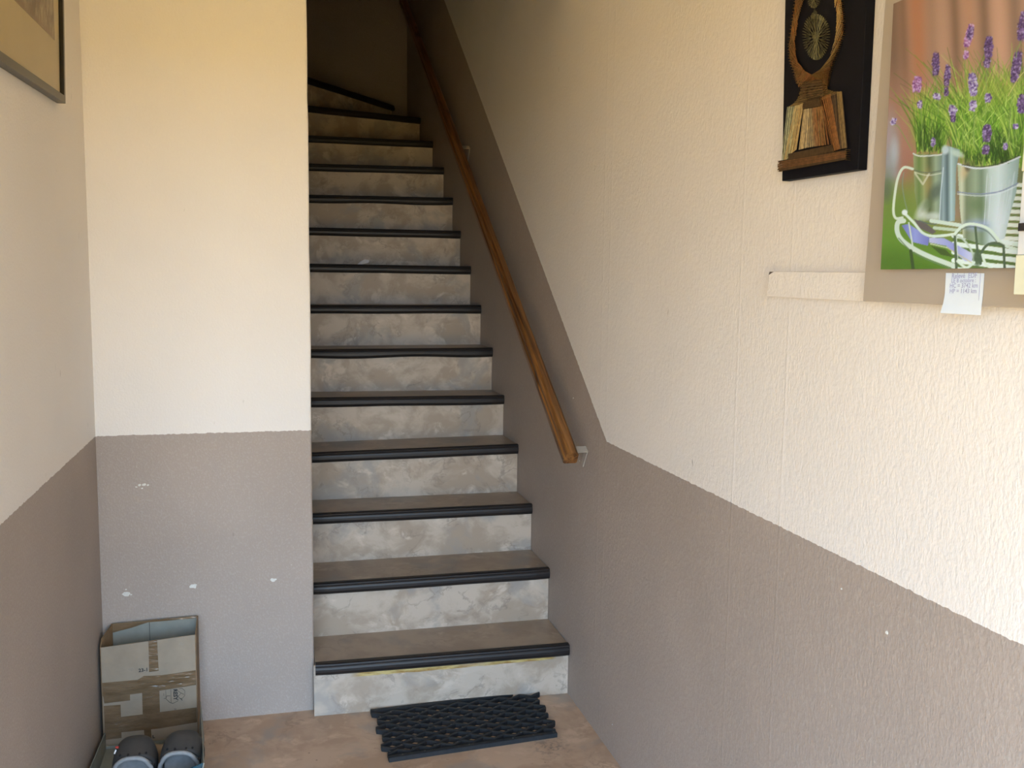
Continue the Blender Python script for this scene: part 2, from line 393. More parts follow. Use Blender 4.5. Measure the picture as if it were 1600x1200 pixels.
for i, (L, R_) in enumerate(nos):
    L = np.array(L); R_ = np.array(R_)
    dirv = (R_-L); dirv[2] = 0; dirv /= np.linalg.norm(dirv); back = np.array([-dirv[1], dirv[0], 0])
    # nosing with a slightly wavy lower lip
    rr = random.Random(i*7+1); ph = rr.uniform(0, 6); amp = {4: .0012, 5: .0035, 9: .003, 6: .001}.get(i, .0006)
    rings = []
    n = 17
    for k in range(n):
        t = k/(n-1); c = L+(R_-L)*t; wv = amp*math.sin(2*math.pi*t*1.6+ph)
        e = .004 if k in (0, n-1) else 0
        rings.append([tuple(c+back*(min(p[0]+e, .034) if p[0] < .02 else p[0])+np.array([0, 0, p[1]+(wv if p[1] < 0 else 0)])) for p in prof])
    b = MB(); b.loft(rings); nb = b.build('nosing', M['nosing'], st, smooth=False)
    # riser below this nosing
    zb0 = (0, 0) if i == 0 else (nos[i-1][0][2]+TOP, nos[i-1][1][2]+TOP)
    if i == 0: zb0 = (.0005, .0005)
    fl, fr = L+back*.0225, R_+back*.0225
    ex0 = .006 if i == 0 else 0
    def P(p, z, o=0): q = p+back*o; return (q[0], q[1], z)
    p0, p1 = P(fl-dirv*ex0, zb0[0]), P(fr, zb0[1]); q0, q1 = P(fl-dirv*ex0, L[2]+.012), P(fr, R_[2]+.012)
    if i == 0:                                                      # the foot runs a little forward on the left
        p0 = (p0[0], p0[1]-.012, p0[2]); 
    r0, r1, s0, s1 = [tuple(np.array(p)+back*.011) for p in (p0, p1, q0, q1)]
    b = MB(); b.hexa([p0, p1, r1, r0, q0, q1, s1, s0]); b.build('riser', M['riser_glue' if i == 0 else 'riser'], st, label='bottom riser with a brown glue smear under its nosing' if i == 0 else None)
    # tread behind this nosing
    if i < len(nos)-1:
        L2, R2 = np.array(nos[i+1][0]), np.array(nos[i+1][1])
        dv2 = (R2-L2); dv2[2] = 0; dv2 /= np.linalg.norm(dv2); bk2 = np.array([-dv2[1], dv2[0], 0])
        a, c = L+back*.020, R_+back*.020; e, g = L2+bk2*.040, R2+bk2*.040
        if i == len(nos)-2: poly = [P(a, L[2]+TOP), P(c, R_[2]+TOP), (XS1, YB-.003, R_[2]+TOP), P(g, R_[2]+TOP), P(e, L[2]+TOP)]
        else: poly = [P(a, L[2]+TOP), P(c, R_[2]+TOP), P(g, R_[2]+TOP), P(e, L[2]+TOP)]
    else:
        a = L+back*.020; c = R_+back*.020
        poly = [P(a, L[2]+TOP), P(c, R_[2]+TOP), (R_[0], YB-.003, L[2]+TOP), (-.95, YB-.003, L[2]+TOP), (-.95, 6.42, L[2]+TOP), (XP-.11, 6.42, L[2]+TOP)]
    poly = [(min(x, XS1), min(y, YB-.003), z) for x, y, z in poly]
    b = MB(); b.prism(poly, (0, 0, -.022)); b.build('tread', M['tread'], st)

# ================================================================== HANDRAIL
ra, rb_ = np.array(onx(892.5, 716, XR-.080)), np.array(onx(630, 0, XR-.080))
dr = (rb_-ra)/np.linalg.norm(rb_-ra); rb_ = rb_-dr*.0
if rb_[1] > YB-.05: rb_ = ra+(rb_-ra)*((YB-.05-ra[1])/(rb_[1]-ra[1]))
hr = thing('handrail', 'varnished brown wooden handrail on the right wall of the stairs', 'handrail', tuple(ra))
up = np.cross(np.array([1, 0, 0]), dr); up = up/np.linalg.norm(up)
sx_ = np.array([1.0, 0, 0])
rp_ = [(-.016, .026), (-.008, .029), (.008, .029), (.017, .026), (.023, .016), (.023, -.020), (.019, -.025), (-.019, -.025), (-.025, -.020), (-.025, -.002), (-.019, .002), (-.0175, .006), (-.022, .010), (-.021, .019)]
b = MB(); b.loft([[tuple(c+sx_*p[0]*1.0+up*p[1]*.92) for p in rp_] for c in (ra, ra+dr*.004, rb_)])
b.build('rail', M['wood'], hr)
def bracket(wu, wv):
    wpt = np.array(onx(wu, wv, XR)); t = np.dot(wpt-ra, dr); c = ra+dr*t; base = c-up*.0235
    z0 = base[2]-.002
    b = MB(); y0 = base[1]
    wv_ = np.array([0, dr[1], dr[2]])
    # wall leg perpendicular to the rail, arm under the rail, diagonal gusset
    top = np.array([XR-.0015, base[1], base[2]])
    leg = [top-wv_*.014, top+wv_*.014, top+wv_*.010-up*.075, top-wv_*.010-up*.075]
    b.prism(leg, (-.003, 0, 0))
    arm = [np.array([XR-.0045, 0, 0])*[1, 0, 0]+base*[0, 1, 1]-wv_*.014, np.array([XR-.0045, 0, 0])+base*[0, 1, 1]+wv_*.014,
           base*[0, 1, 1]+np.array([c[0]-.012, 0, 0])+wv_*.014, base*[0, 1, 1]+np.array([c[0]-.012, 0, 0])-wv_*.014]
    b.prism(arm, tuple(-up*.004))
    b.build('bracket', M['bracket'], hr, label='painted metal angle bracket')
bracket(914, 716); bracket(733, 240); bracket(640, 18)

# ================================================================== DOORMAT
c = [np.array(onz(u, v, .0)) for u, v in [(582, 1116), (837, 1085), (872, 1150), (604, 1190)]]
mc = sum(c)/4
mt = thing('doormat', 'black rubber link doormat of zigzag strips on the floor at the foot of the stairs', 'doormat', (mc[0], mc[1], 0))
rr = random.Random(8)
NS = 12; H_ = .016; K = 8
stag = [.0, .004, .012, .012, .022, .016, .028, .022, .030, .018, .010, .020, .004, .0]
nodes = []
for s in range(NS):
    t = s/(NS-1); A = c[0]*(1-t)+c[3]*t; B = c[1]*(1-t)+c[2]*t
    A = A+np.array([-.006+.012*((s//2) % 2), 0, 0]); B = B+np.array([.006-.012*((s//2) % 2)+rr.uniform(-.004, .004), 0, 0])
    pitch = np.linalg.norm(c[3]-c[0])/(NS-1); last = s in (0, NS-1)
    dvec = (B-A)/np.linalg.norm(B-A); nv = np.array([-dvec[1], dvec[0], 0]); pts = []
    seg = 2*K*2
    for k in range(seg+1):
        q = k/seg; ph = q*2*K*math.pi/1.0
        off = 0 if last else (pitch*.34)*math.cos(ph)*(1 if s % 2 else -1)
        pts.append(A+(B-A)*q+nv*off)
    hw = .0062 if not last else .009
    rings = [[tuple(p+nv*hw*a_+np.array([0, 0, z_])) for a_, z_ in ((1, .0005), (1, H_*.9), (.6, H_), (-.6, H_), (-1, H_*.9), (-1, .0005))] for p in pts]
    b = MB(); b.loft(rings); b.build('rubber_strip', M['rubber'], mt)
b = MB()
for s in range(0, NS):
    t = s/(NS-1); A = c[0]*(1-t)+c[3]*t; B = c[1]*(1-t)+c[2]*t
    for k in range(K):
        p = A+(B-A)*((k+.5*(s % 2)+.25)/K)+np.array([rr.uniform(-.004, .004), rr.uniform(-.002, .002), 0])
        if rr.random() < .6: b.box((p[0]-.0016, p[1]-.0016, H_-.002), (p[0]+.0016, p[1]+.0016, H_+.0012))
b.build('rod_tips', M['rod'], mt, kind='stuff')

# ================================================================== CARTON (tall, taped) IN THE CORNER
yc0, yc1 = 3.062, 3.168
x0, x1 = -.528, -.246
zF0, zF1 = ony(160, 1012, yc0)[2], ony(305, 992, yc0)[2]
ct = thing('cardboard_carton', 'tall cream cardboard carton patched with brown tape, standing open in the left corner', 'cardboard box', ((x0+x1)/2, (yc0+yc1)/2, 0))
b = MB(); b.hexa([(x0, yc0, 0), (x1, yc0, 0), (x1, yc0+.004, 0), (x0, yc0+.004, 0), (x0, yc0, zF0), (x1, yc0, zF1), (x1, yc0+.004, zF1), (x0, yc0+.004, zF0)])
b.build('front_panel', M['card_cream'], ct, label='cream front panel')
zb = ony(240, 968, yc1)[2]
b = MB(); b.hexa([(x0+.02, yc1, 0), (x1, yc1, 0), (x1, yc1+.004, 0), (x0+.02, yc1+.004, 0), (x0+.02, yc1, zb-.004), (x1, yc1, zb+.002), (x1, yc1+.004, zb+.002), (x0+.02, yc1+.004, zb-.004)])
bk = b.build('back_panel', M['card_grey'], ct, label='grey inner face of the back panel')
b = MB(); b.box((-.396, yc1-.0006, .03), (-.3945, yc1, zb-.006)); b.build('crease', M['ink_black'], bk)
b = MB(); b.prism([(x0, yc0+.004, 0), (x0+.02, yc1, 0), (x0+.02, yc1, zb-.004), (x0, yc0+.03, zF0+.018), (x0, yc0+.004, zF0)], (-.003, .0, 0))
b.build('side_panel', M['card_brown'], ct)
b = MB(); b.prism([(x1, yc0+.004, 0), (x1, yc1, 0), (x1, yc1, zb+.002), (x1+.001, yc0+.05, zF1+.022), (x1, yc0+.004, zF1)], (.003, 0, 0))
b.build('side_panel', M['card_brown'], ct)
b = MB(); b.box((x0+.003, yc0+.004, 0.001), (x1, yc1, .005)); b.build('bottom_panel', M['card_brown'], ct)
def cq(name, px, off, mat, label=None, par=ct):
    """flat sticker on the carton's front face from pixel corners"""
    pts = [ony(u, v, yc0) for u, v in px]
    pts = [(min(max(p[0], x0+.0005), x1-.0005), yc0-off, p[2]) for p in pts]
    b = MB(); b.prism(pts, (0, .0003, 0)); return b.build(name, mat, par, label=label)
cq('tape_strip', [(232, 1002), (245.5, 1000), (248, 1048), (233, 1050)], .0005, M['tape'])
cq('tape_strip', [(159, 1067), (215, 1062), (225, 1056), (252, 1055), (307, 1047), (307, 1070), (250, 1079), (204, 1085), (159, 1088)], .0010, M['tape'])
cq('tape_strip', [(160, 1080), (203, 1080), (203.5, 1094), (163, 1099)], .0015, M['tape'])
cq('tape_strip', [(222, 1082), (249, 1078), (250, 1114), (223, 1118)], .0005, M['tape'])
cq('tape_strip', [(162, 1103), (188.5, 1101), (190, 1153), (164, 1156)], .0005, M['tape'])
cq('tape_strip', [(163, 1123), (215, 1117), (308, 1105), (310, 1128), (250, 1138), (190, 1144), (163, 1146)], .0010, M['tape'])
cq('tape_strip', [(225, 1140), (236, 1139), (237, 1156), (226, 1158)], .0005, M['tape'])
# tape folded over the far rim
b = MB(); b.prism([(x0+.02, yc1-.0006, zb-.004), (x1, yc1-.0006, zb+.002), (x1, yc1-.0006, zb-.006), (-.40, yc1-.0006, zb-.008), (-.45, yc1-.0006, zb-.022), (x0+.02, yc1-.0006, zb-.034)], (0, -.0005, 0))
b.build('rim_tape', M['tape'], ct)
# dirt smudge
for u, v, r, k_ in ((205, 1046, .010, 5), (283, 1006, .009, 6)):
    p = ony(u, v, yc0); rr = random.Random(k_); b = MB()
    b.prism([(p[0]+r*rr.uniform(.6, 1.2)*math.cos(a), yc0-.0003, p[2]+.6*r*rr.uniform(.6, 1.2)*math.sin(a)) for a in [i*math.pi/6 for i in range(12)]], (0, .0002, 0))
    b.build('smudge', simple('smudge', (.30, .25, .19), .7), ct)
def text(body, size, at, xdir, zdir, mat, parent, name='lettering', squash=1.0, bold=0.0):
    cu = bpy.data.curves.new(name, 'FONT'); cu.body = body; cu.size = size; cu.resolution_u = 2; cu.offset = bold; cu.extrude = .00004
    cu.align_x = 'CENTER'; cu.align_y = 'CENTER'
    to = bpy.data.objects.new(name, cu); COL.objects.link(to)
    dg = bpy.context.evaluated_depsgraph_get(); me = bpy.data.meshes.new_from_object(to.evaluated_get(dg))
    bpy.data.objects.remove(to); xd = Vector(xdir).normalized(); zd = Vector(zdir).normalized(); nn = xd.cross(zd)
    off = parent_world(parent)
    for v in me.vertices: v.co = Vector(at)+xd*v.co.x*squash+zd*v.co.y+nn*v.co.z-off
    me.materials.clear()
    return link(name, me, mat, parent)
p = ony(224, 1047, yc0); text('23-1', .016, (p[0], yc0-.0008, p[2]), (1, 0, 0.03), (0, 0, 1), M['ink_black'], ct, bold=.0004)
p = ony(274, 1085, yc0); text('RESY', .017, (p[0], yc0-.0012, p[2]), (0, 0, -1), (1, 0, 0), M['ink_black'], ct, bold=.0006)
p = ony(240, 1151, yc0); text('L', .014, (p[0], yc0-.0012, p[2]), (1, 0, 0), (0, 0, 1), M['ink_black'], ct, bold=.0006)
p = ony(274, 1108, yc0); text('III', .009, (p[0], yc0-.0014, p[2]), (1, 0, 0), (0, 0, 1), M['soot'], ct)
# recycling-style arrows round the word
b = MB(); cc = ony(272, 1086, yc0)
def line_px(pts, r=.0006, o=.0012):
    P3 = [ony(u, v, yc0) for u, v in pts]
    for a, e in zip(P3[:-1], P3[1:]): b.bar((a[0], yc0-o, a[2]), (e[0], yc0-o, e[2]), r)
line_px([(259, 1078), (259.5, 1092), (265, 1097), (270, 1099), (278, 1095), (279, 1092)])
line_px([(267, 1077), (267.5, 1098)]); line_px([(256, 1083), (256, 1087)]); line_px([(256, 1091), (259, 1091), (261, 1087), (266, 1087)])
line_px([(279, 1076), (284, 1075), (289, 1079), (289, 1086), (285, 1091), (281, 1091), (278, 1087)])
line_px([(278, 1079), (282, 1082), (288, 1085)]); line_px([(282, 1091), (285, 1094)], .001); line_px([(278, 1088), (283, 1083)])
b.build('printed_arrows', M['ink_black'], ct)

# ================================================================== LOW BOX WITH CLOGS
lb = thing('shoe_box', 'low open cardboard box with a teal front edge, holding the clogs', 'cardboard box', (-.38, 2.86, 0))
rbt = ony(314, 1096, 3.045); rft = ony(319.5, 1192, 2.56); lbt = ony(163, 1146, 3.045); zl = lbt[2]
xb0, xb1 = -.524, -.226
def wallp(name, a, b_, za, zb_, a_top, b_top, th, mat, **kw):
    q = MB(); A = np.array([*a, 0.0]); B = np.array([*b_, 0.0]); n_ = np.array([-(B-A)[1], (B-A)[0], 0]); n_ = n_/np.linalg.norm(n_)*th
    At = np.array(a_top); Bt = np.array(b_top)
    q.hexa([A, B, B+n_, A+n_, At, Bt, Bt+n_, At+n_]); return q.build(name, mat, lb, **kw)
wallp('side_panel', (xb1, 2.56), (xb1+.002, 3.045), 0, 0, rft, rbt, .003, M['card_grey'])
wallp('side_panel', (xb0, 3.045), (xb0, 2.54), 0, 0, (lbt[0], 3.045, zl), (lbt[0]-.003, 2.54, zl+.03), .003, M['card_grey'])
wallp('front_panel', (xb0+.005, 2.54), (xb1-.002, 2.56), 0, 0, (xb0+.005, 2.52, .085), tuple(np.array(rft)-[.004, 0, 0]), .003, M['teal'], label='teal printed front panel')
b = MB(); b.box((xb0+.001, 3.046, .001), (xb1, 3.050, .012)); b.build('back_panel', M['card_grey'], lb)
b = MB(); b.prism([(xb0+.004, 2.55, .001), (xb1-.004, 2.565, .001), (xb1-.004, 3.044, .001), (xb0+.004, 3.044, .001)], (0, 0, .003)); b.build('bottom_panel', M['card_grey'], lb)

TILT = math.radians(33)
b = MB(); b.prism([(xb0+.08, 2.57, .004), (xb1-.006, 2.57, .004), (xb1-.006, 2.57+.24*math.cos(TILT), .004+.24*math.sin(TILT)), (xb0+.08, 2.57+.24*math.cos(TILT), .004+.24*math.sin(TILT))], (0, .002, -.003))
b.build('inner_flap', M['card_brown'], lb)
def clog(loc, ang, label, charm):
    t = thing('clog', label, 'clog', loc, 'pair of clogs in the low box')
    ca, sa = math.cos(ang), math.sin(ang); L_ = .265
    def W(x, y, z):
        q = y+.128; y2, z2 = q*math.cos(TILT)-z*math.sin(TILT), q*math.sin(TILT)+z*math.cos(TILT)
        return (loc[0]+x*ca-y2*sa, loc[1]+x*sa+y2*ca, loc[2]+z2)
    def halfw(s):                                         # s: 0 toe tip .. 1 heel
        return .057*math.sqrt(max(0, 1-(1-min(s/.30, 1))**2.2)) * (1 if s < .35 else 1-.30*min(1, (s-.35)/.35)) * (1 if s < .82 else math.sqrt(max(0, 1-((s-.82)/.19)**2)))
    Y = lambda s: .135-L_*s
    ss = [0.004, .02, .05, .09, .14, .20, .27, .34, .42, .52, .62, .72, .82, .9, .95, .985]
    b = MB(); b.loft([[W(halfw(s)*a, Y(s), z) for a, z in ((1.0, .002), (1.06, .012), (1.02, .024), (-1.02, .024), (-1.06, .012), (-1.0, .002))] for s in ss]); b.build('sole', M['clog'], t)
    hgt = lambda s: .024+.050*(1-(1-min(s/.16, 1))**2.2)+.016*min(1, s/.40)
    b = MB(); rings = []
    up_s = [0.006, .02, .045, .08, .12, .17, .23, .29, .34, .385]
    for s in up_s:
        rings.append([W(halfw(s)*1.03*math.copysign(abs(math.cos(a))**.75, math.cos(a)), Y(s), .022+(hgt(s)-.022)*abs(math.sin(a))**.8) for a in [math.pi*k/16 for k in range(17)]])
    for s, f in ((.383, .95), (.37, .90)):                 # lip folds inwards
        rings.append([W(halfw(s)*f*math.copysign(abs(math.cos(a))**.75, math.cos(a)), Y(s), .022+(hgt(s)*f-.022)*abs(math.sin(a))**.8) for a in [math.pi*k/16 for k in range(17)]])
    b.loft(rings, cap=False, closed=False); up_ = b.build('upper', M['clog'], t, smooth=True)
    # low side walls back to the heel
    b = MB(); o_, i_ = [], []
    sb = [.385, .45, .55, .65, .75, .85, .93, .985]
    path = [(1, s) for s in sb]+[(-1, s) for s in sb[::-1]]
    rg = []
    for sg, s in path:
        hz = .05+.012*(s-.385)
        rg.append([W(sg*halfw(s)*1.02, Y(s), .02), W(sg*halfw(s)*1.0, Y(s), hz), W(sg*(halfw(s)-.007), Y(s), hz), W(sg*(halfw(s)-.007), Y(s), .02)])
    b.loft(rg); b.build('side_wall', M['clog'], t)
    # pale collar round the foot opening
    s = .40
    def cp(a, k=1.0): return W(halfw(s)*.98*k*math.copysign(abs(math.cos(a))**.75, math.cos(a)), Y(s)-.012*math.sin(a)*0-.028*(1-math.sin(a)), .022+(hgt(s)*k-.020)*abs(math.sin(a))**.8)
    b = MB(); b.tube([cp(math.pi*(.06+.88*k/16)) for k in range(17)], .0065, 8); b.build('collar', M['clog_rim'], t, smooth=True)
    b = MB(); b.loft([[W((halfw(s)-.010)*a, Y(s), z) for a, z in ((1, .0245), (1, .03), (-1, .03), (-1, .0245))] for s in (.25, .35, .5, .65, .8, .93)]); b.build('insole', M['clog_rim'], t)
    # vent holes
    for a, s in [(1.05, .33), (1.35, .345), (1.68, .345), (2.05, .33), (1.2, .27), (1.55, .28), (1.9, .27)]:
        z = .022+(hgt(s)-.022)*abs(math.sin(a))**.8; x = halfw(s)*1.03*math.copysign(abs(math.cos(a))**.75, math.cos(a)); y = Y(s)
        if s < .3: continue
        q = MB(); n_ = Vector((math.cos(a)*.6, .25, math.sin(a))).normalized(); u_ = n_.cross(Vector((0, 1, 0))).normalized(); v_ = n_.cross(u_)
        q.prism([W(*(Vector((x, y, z))+.0032*(math.cos(h)*u_+math.sin(h)*v_)-n_*.001)) for h in [k*math.pi/4 for k in range(8)]], tuple(Vector(W(*n_))-Vector(W(0, 0, 0)))[:3] if False else tuple(.0028*(Vector(W(*n_))-Vector(W(0, 0, 0)))))
        q.build('vent_hole', M['hole'], up_)
    if charm:
        a, s = 2.35, .22; z = .024+(hgt(s)-.022)*abs(math.sin(a))**.8; x = halfw(s)*1.03*math.copysign(abs(math.cos(a))**.75, math.cos(a)); y = Y(s)
        q = MB(); q.tube([W(x-.002, y, z), W(x-.001, y+.004, z+.003)], .005, 8); q.build('charm', M['red'], t, label='small red button')
        q = MB(); q.tube([W(x-.008, y-.012, z-.007), W(x-.004, y-.004, z-.001)], .0022, 6); q.build('charm_tab', M['white'], t, label='small white tab')
    return t
clog((-.388, 2.555, .007), math.radians(-1), 'left dark grey foam clog with a small red button on its toe', True)
clog((-.272, 2.558, .007), math.radians(-5), 'right plain dark grey foam clog, beside the tall carton side wall', False)

# ================================================================== PAPER SCRAP ON A STEP
L8, R8 = nos[7]; zc = L8[2]+TOP+.0245
q = onz(560, 413, zc); yy = L8[1]+.05
pts = [(557, 411.5), (562, 411.5), (576, 407.5), (577, 403.5), (570, 402.5), (563, 406)]
p3 = [ony(u, v, yy) for u, v in pts]; zmin = min(p_[2] for p_ in p3); ztop = L8[2]+TOP+.0006
b = MB(); b.prism([(p_[0], yy-.01+(.01 if k > 2 else 0), p_[2]-zmin+ztop) for k, p_ in enumerate(p3)], (0, .0008, 0))
b.build('paper_scrap', M['scrap'], label='small crumpled bluish white paper scrap on the eighth step', cat='paper')

# ================================================================== FRAMED PICTURE ON THE LEFT WALL
XF = XL+.022
br = onx(102.5, 162, XF)
zb_l = lambda y: br[2]-.040*(br[1]-y)
yA, yB2 = 1.95, br[1]
fp = thing('framed_picture', 'dark-framed sketch with a yellowed mat, high on the left wall', 'picture', (XL, 2.4, 2.3))
H2 = 2.72
lean = (onx(100, 0, XF)[1]-br[1])/(onx(100, 0, XF)[2]-br[2])
def FQ(y, z): return (0, y+(z-br[2])*lean, z)
bt = .020
def bar_x(name, poly, x_0, x_1, mat, **kw):
    b = MB(); b.prism([(x_0, p[1], p[2]) for p in poly], (x_1-x_0, 0, 0)); return b.build(name, mat, fp, **kw)
fr = bar_x('frame', [FQ(yA, zb_l(yA)), FQ(yB2, br[2]), FQ(yB2, br[2]+bt), FQ(yA, zb_l(yA)+bt)], XL+.001, XF, M['frame_dark'])
bar_x('frame', [FQ(yB2-bt*.75, br[2]+bt), FQ(yB2, br[2]+bt), FQ(yB2, H2), FQ(yB2-bt*.75, H2)], XL+.001, XF, M['frame_dark'])
bar_x('frame', [FQ(yA, zb_l(yA)+bt), FQ(yA+bt*.75, zb_l(yA)+bt), FQ(yA+bt*.75, H2), FQ(yA, H2)], XL+.001, XF, M['frame_dark'])
bar_x('frame', [FQ(yA+bt*.75, H2-bt), FQ(yB2-bt*.75, H2-bt), FQ(yB2-bt*.75, H2), FQ(yA+bt*.75, H2)], XL+.001, XF, M['frame_dark'])
bar_x('mat', [FQ(yA+bt*.75, zb_l(yA)+bt), FQ(yB2-bt*.75, br[2]+bt), FQ(yB2-bt*.75, H2-bt), FQ(yA+bt*.75, H2-bt)], XL+.002, XL+.010, M['mat_card'])
kk = NT('sepia_sketch_print'); n1 = kk.noise(16, 4, .65, kk.coord((1, 1, .6)), 1.2); n2 = kk.noise(40, 4, .6, kk.coord((1, 1.6, .4)), .5)
cc_ = kk.mix(kk.range(n1, .4, .62), (0.15, 0.075, 0.035), (0.40, 0.30, 0.17))
cc_ = kk.mix(kk.range(n2, .56, .66, 0, .8), cc_, (0.50, 0.42, 0.27)); cc_ = kk.mix(kk.range(n2, .42, .34, 0, .8), cc_, (0.10, 0.08, 0.05))
zc_ = kk.n('SeparateXYZ', Vector=kk.coord()).outputs[2]; cc_ = kk.mix(kk.range(zc_, 2.13, 2.10, 0, .8), cc_, (0.24, 0.13, 0.065))
kk.set(Base_Color=cc_, Roughness=.6)
pb = onx(85, 63, XL+.011); pl_ = onx(22, 0, XL+.011)
slope = (pb[2]-pl_[2])/(pb[1]-pl_[1])
bar_x('print', [(0, 2.05, pb[2]-slope*(pb[1]-2.05)), (0, pb[1], pb[2]), (0, pb[1]+.01, H2-.14), (0, 2.05, H2-.14)], XL+.010, XL+.0112, kk.m, label='brown landscape sketch')
bar_x('glass', [FQ(yA+bt*.75+.001, zb_l(yA)+bt+.001), FQ(yB2-bt*.75-.001, br[2]+bt+.001), FQ(yB2-bt*.75-.001, H2-bt-.001), FQ(yA+bt*.75+.001, H2-bt-.001)], XL+.0145, XL+.0165, M['glass'])

# ================================================================== STRING ART PLAQUE ON THE RIGHT WALL
XB = XR-.020
c1, c2 = onx(1221, 283, XB), onx(1340, 265, XB)
c3, c4 = onx(1226, 0, XB), onx(1353, 0, XB)
sa_ = thing('string_art_plaque', 'black plaque with a lute worked in gold and copper thread, on the right wall', 'wall decoration', (XR, 1.6, 2.0))
zt = 2.46
def ext(a, b_): t = (zt-a[2])/(b_[2]-a[2]); return a+(b_-a)*t
c3, c4 = ext(c1, c3), ext(c2, c4)
b = MB(); b.prism([(XR-.0006, p_[1], p_[2]) for p_ in (c1, c2, c4, c3)], (-.0185, 0, 0)); b.build('board', M['black_board'], sa_, bevel=.0015)
XT = XB-.0035
rs = random.Random(3)
def S(u, v, lift=0.0): q = onx(u, v, XB-.003); return (q[0]-lift, q[1], q[2])
def poly_at(pts, t):
    n = len(pts)-1; k = min(int(t*n), n-1); f = t*n-k
    return (pts[k][0]*(1-f)+pts[k+1][0]*f, pts[k][1]*(1-f)+pts[k+1][1]*f)
def weave(name, A, B, n, mat, shift=0.0, r=.00042, lift=0.0, jit=.4, tr=(0, 1), kind=None):
    b = MB()
    for k in range(n):
        t = tr[0]+(tr[1]-tr[0])*k/(n-1); t2 = min(1, max(0, t+shift))
        a = poly_at(A, t); c_ = poly_at(B, t2)
        l_ = lift+rs.uniform(0, .0022)
        b.bar(S(a[0]+rs.uniform(-jit, jit), a[1], l_), S(c_[0]+rs.uniform(-jit, jit), c_[1], l_), r, 3)
    return b.build(name, mat, sa_)
LO = [(1249, -60), (1246, -30), (1244, 0), (1240, 31), (1234, 66), (1235, 92), (1243, 118), (1249, 136)]
LI = [(1262, -60), (1259, -30), (1256, 0), (1247, 34), (1242, 68), (1246, 97), (1259, 112), (1269, 117)]
RO = [(1308, -60), (1312, -30), (1315, 0), (1318, 26), (1318, 52), (1311, 76), (1302, 97), (1295, 118), (1293, 134)]
RI = [(1298, -60), (1302, -30), (1305, 0), (1309, 26), (1307, 60), (1298, 92), (1285, 108), (1277, 114), (1269, 117)]
weave('arm_threads', LO, LI, 70, M['thread_copper'], .10, .0007)
weave('arm_threads', LO, LI, 60, M['thread_gold'], -.10, .0005, .001)
weave('arm_threads', RO, RI, 76, M['thread_copper'], -.10, .0007)
weave('arm_threads', RO, RI, 60, M['thread_gold'], .12, .0005, .001)
# yoke where both arms meet
YL_, YR_ = [(1246, 104), (1250, 120), (1253, 136), (1254, 150)], [(1300, 98), (1297, 112), (1294, 124), (1293, 134)]
weave('yoke_threads', YL_, [(1269, 117), (1278, 120), (1290, 128), (1297, 150)], 24, M['thread_copper'], .0, .0006)
weave('yoke_threads', YR_, [(1269, 117), (1262, 122), (1255, 134), (1250, 152)], 24, M['thread_copper'], .0, .0006)
weave('yoke_threads', [(1252, 128), (1250, 150), (1240, 163), (1233, 167)], [(1256, 128), (1260, 150), (1262, 160), (1270, 158)], 26, M['thread_gold'], 0, .0006)
weave('yoke_threads', [(1292, 126), (1294, 140), (1304, 143), (1316, 143)], [(1284, 128), (1285, 146), (1284, 154), (1280, 158)], 26, M['thread_gold'], 0, .0006)
weave('neck_threads', [(1254, 129), (1253, 143), (1251, 160)], [(1287, 125), (1289, 138), (1292, 150)], 15, M['thread_dark'], 0, .0008, .0025)
weave('neck_threads', [(1254, 131), (1253, 145), (1251, 158)], [(1287, 127), (1289, 140), (1291, 148)], 7, M['thread_gold'], 0, .0005, .0035)
# sound body: slanting sides and a hanging panel of strings
weave('bell_threads', [(1232, 167), (1241, 166), (1250, 164)], [(1222, 257), (1229, 256), (1236, 254)], 26, M['thread_pale'], 0, .00046)
weave('bell_threads', [(1244, 165), (1252, 163), (1258, 161)], [(1226, 256), (1238, 240), (1246, 234)], 18, M['thread_gold'], 0, .00046, .001)
weave('bell_threads', [(1300, 146), (1308, 145), (1316, 143)], [(1306, 234), (1315, 233), (1324, 231)], 26, M['thread_dark'], 0, .00046)
weave('bell_threads', [(1281, 154), (1290, 150), (1299, 147)], [(1304, 236), (1308, 235), (1314, 233)], 24, M['thread_copper'], 0, .00046, .001)
weave('bell_threads', [(1310, 144), (1316, 143)], [(1318, 232), (1324, 231)], 9, M['thread_gold'], 0, .0005, .001)
weave('bell_threads', [(1258, 171), (1270, 169), (1286, 166)], [(1250, 234), (1268, 230), (1293, 226)], 52, M['thread_gold'], 0, .00046, .0015, .3)
weave('bell_threads', [(1272, 169), (1278, 168), (1288, 166)], [(1276, 229), (1286, 228), (1298, 226)], 14, M['thread_copper'], 0, .00046, .003, .3)
weave('crossbar_threads', [(1258, 160), (1257, 170)], [(1284, 154), (1286, 165)], 12, M['thread_dark'], 0, .0008, .003)
weave('base_threads', [(1235, 241), (1234, 249)], [(1303, 227), (1306, 236)], 10, M['thread_dark'], 0, .0009, .003)
weave('base_threads', [(1219.5, 252), (1219, 268)], [(1326, 235), (1325, 249)], 15, M['thread_dark'], 0, .0009, .003, 1.2)
weave('base_threads', [(1219.5, 254), (1219, 266)], [(1326, 237), (1325, 247)], 6, M['thread_copper'], 0, .0006, .004, 1.2)
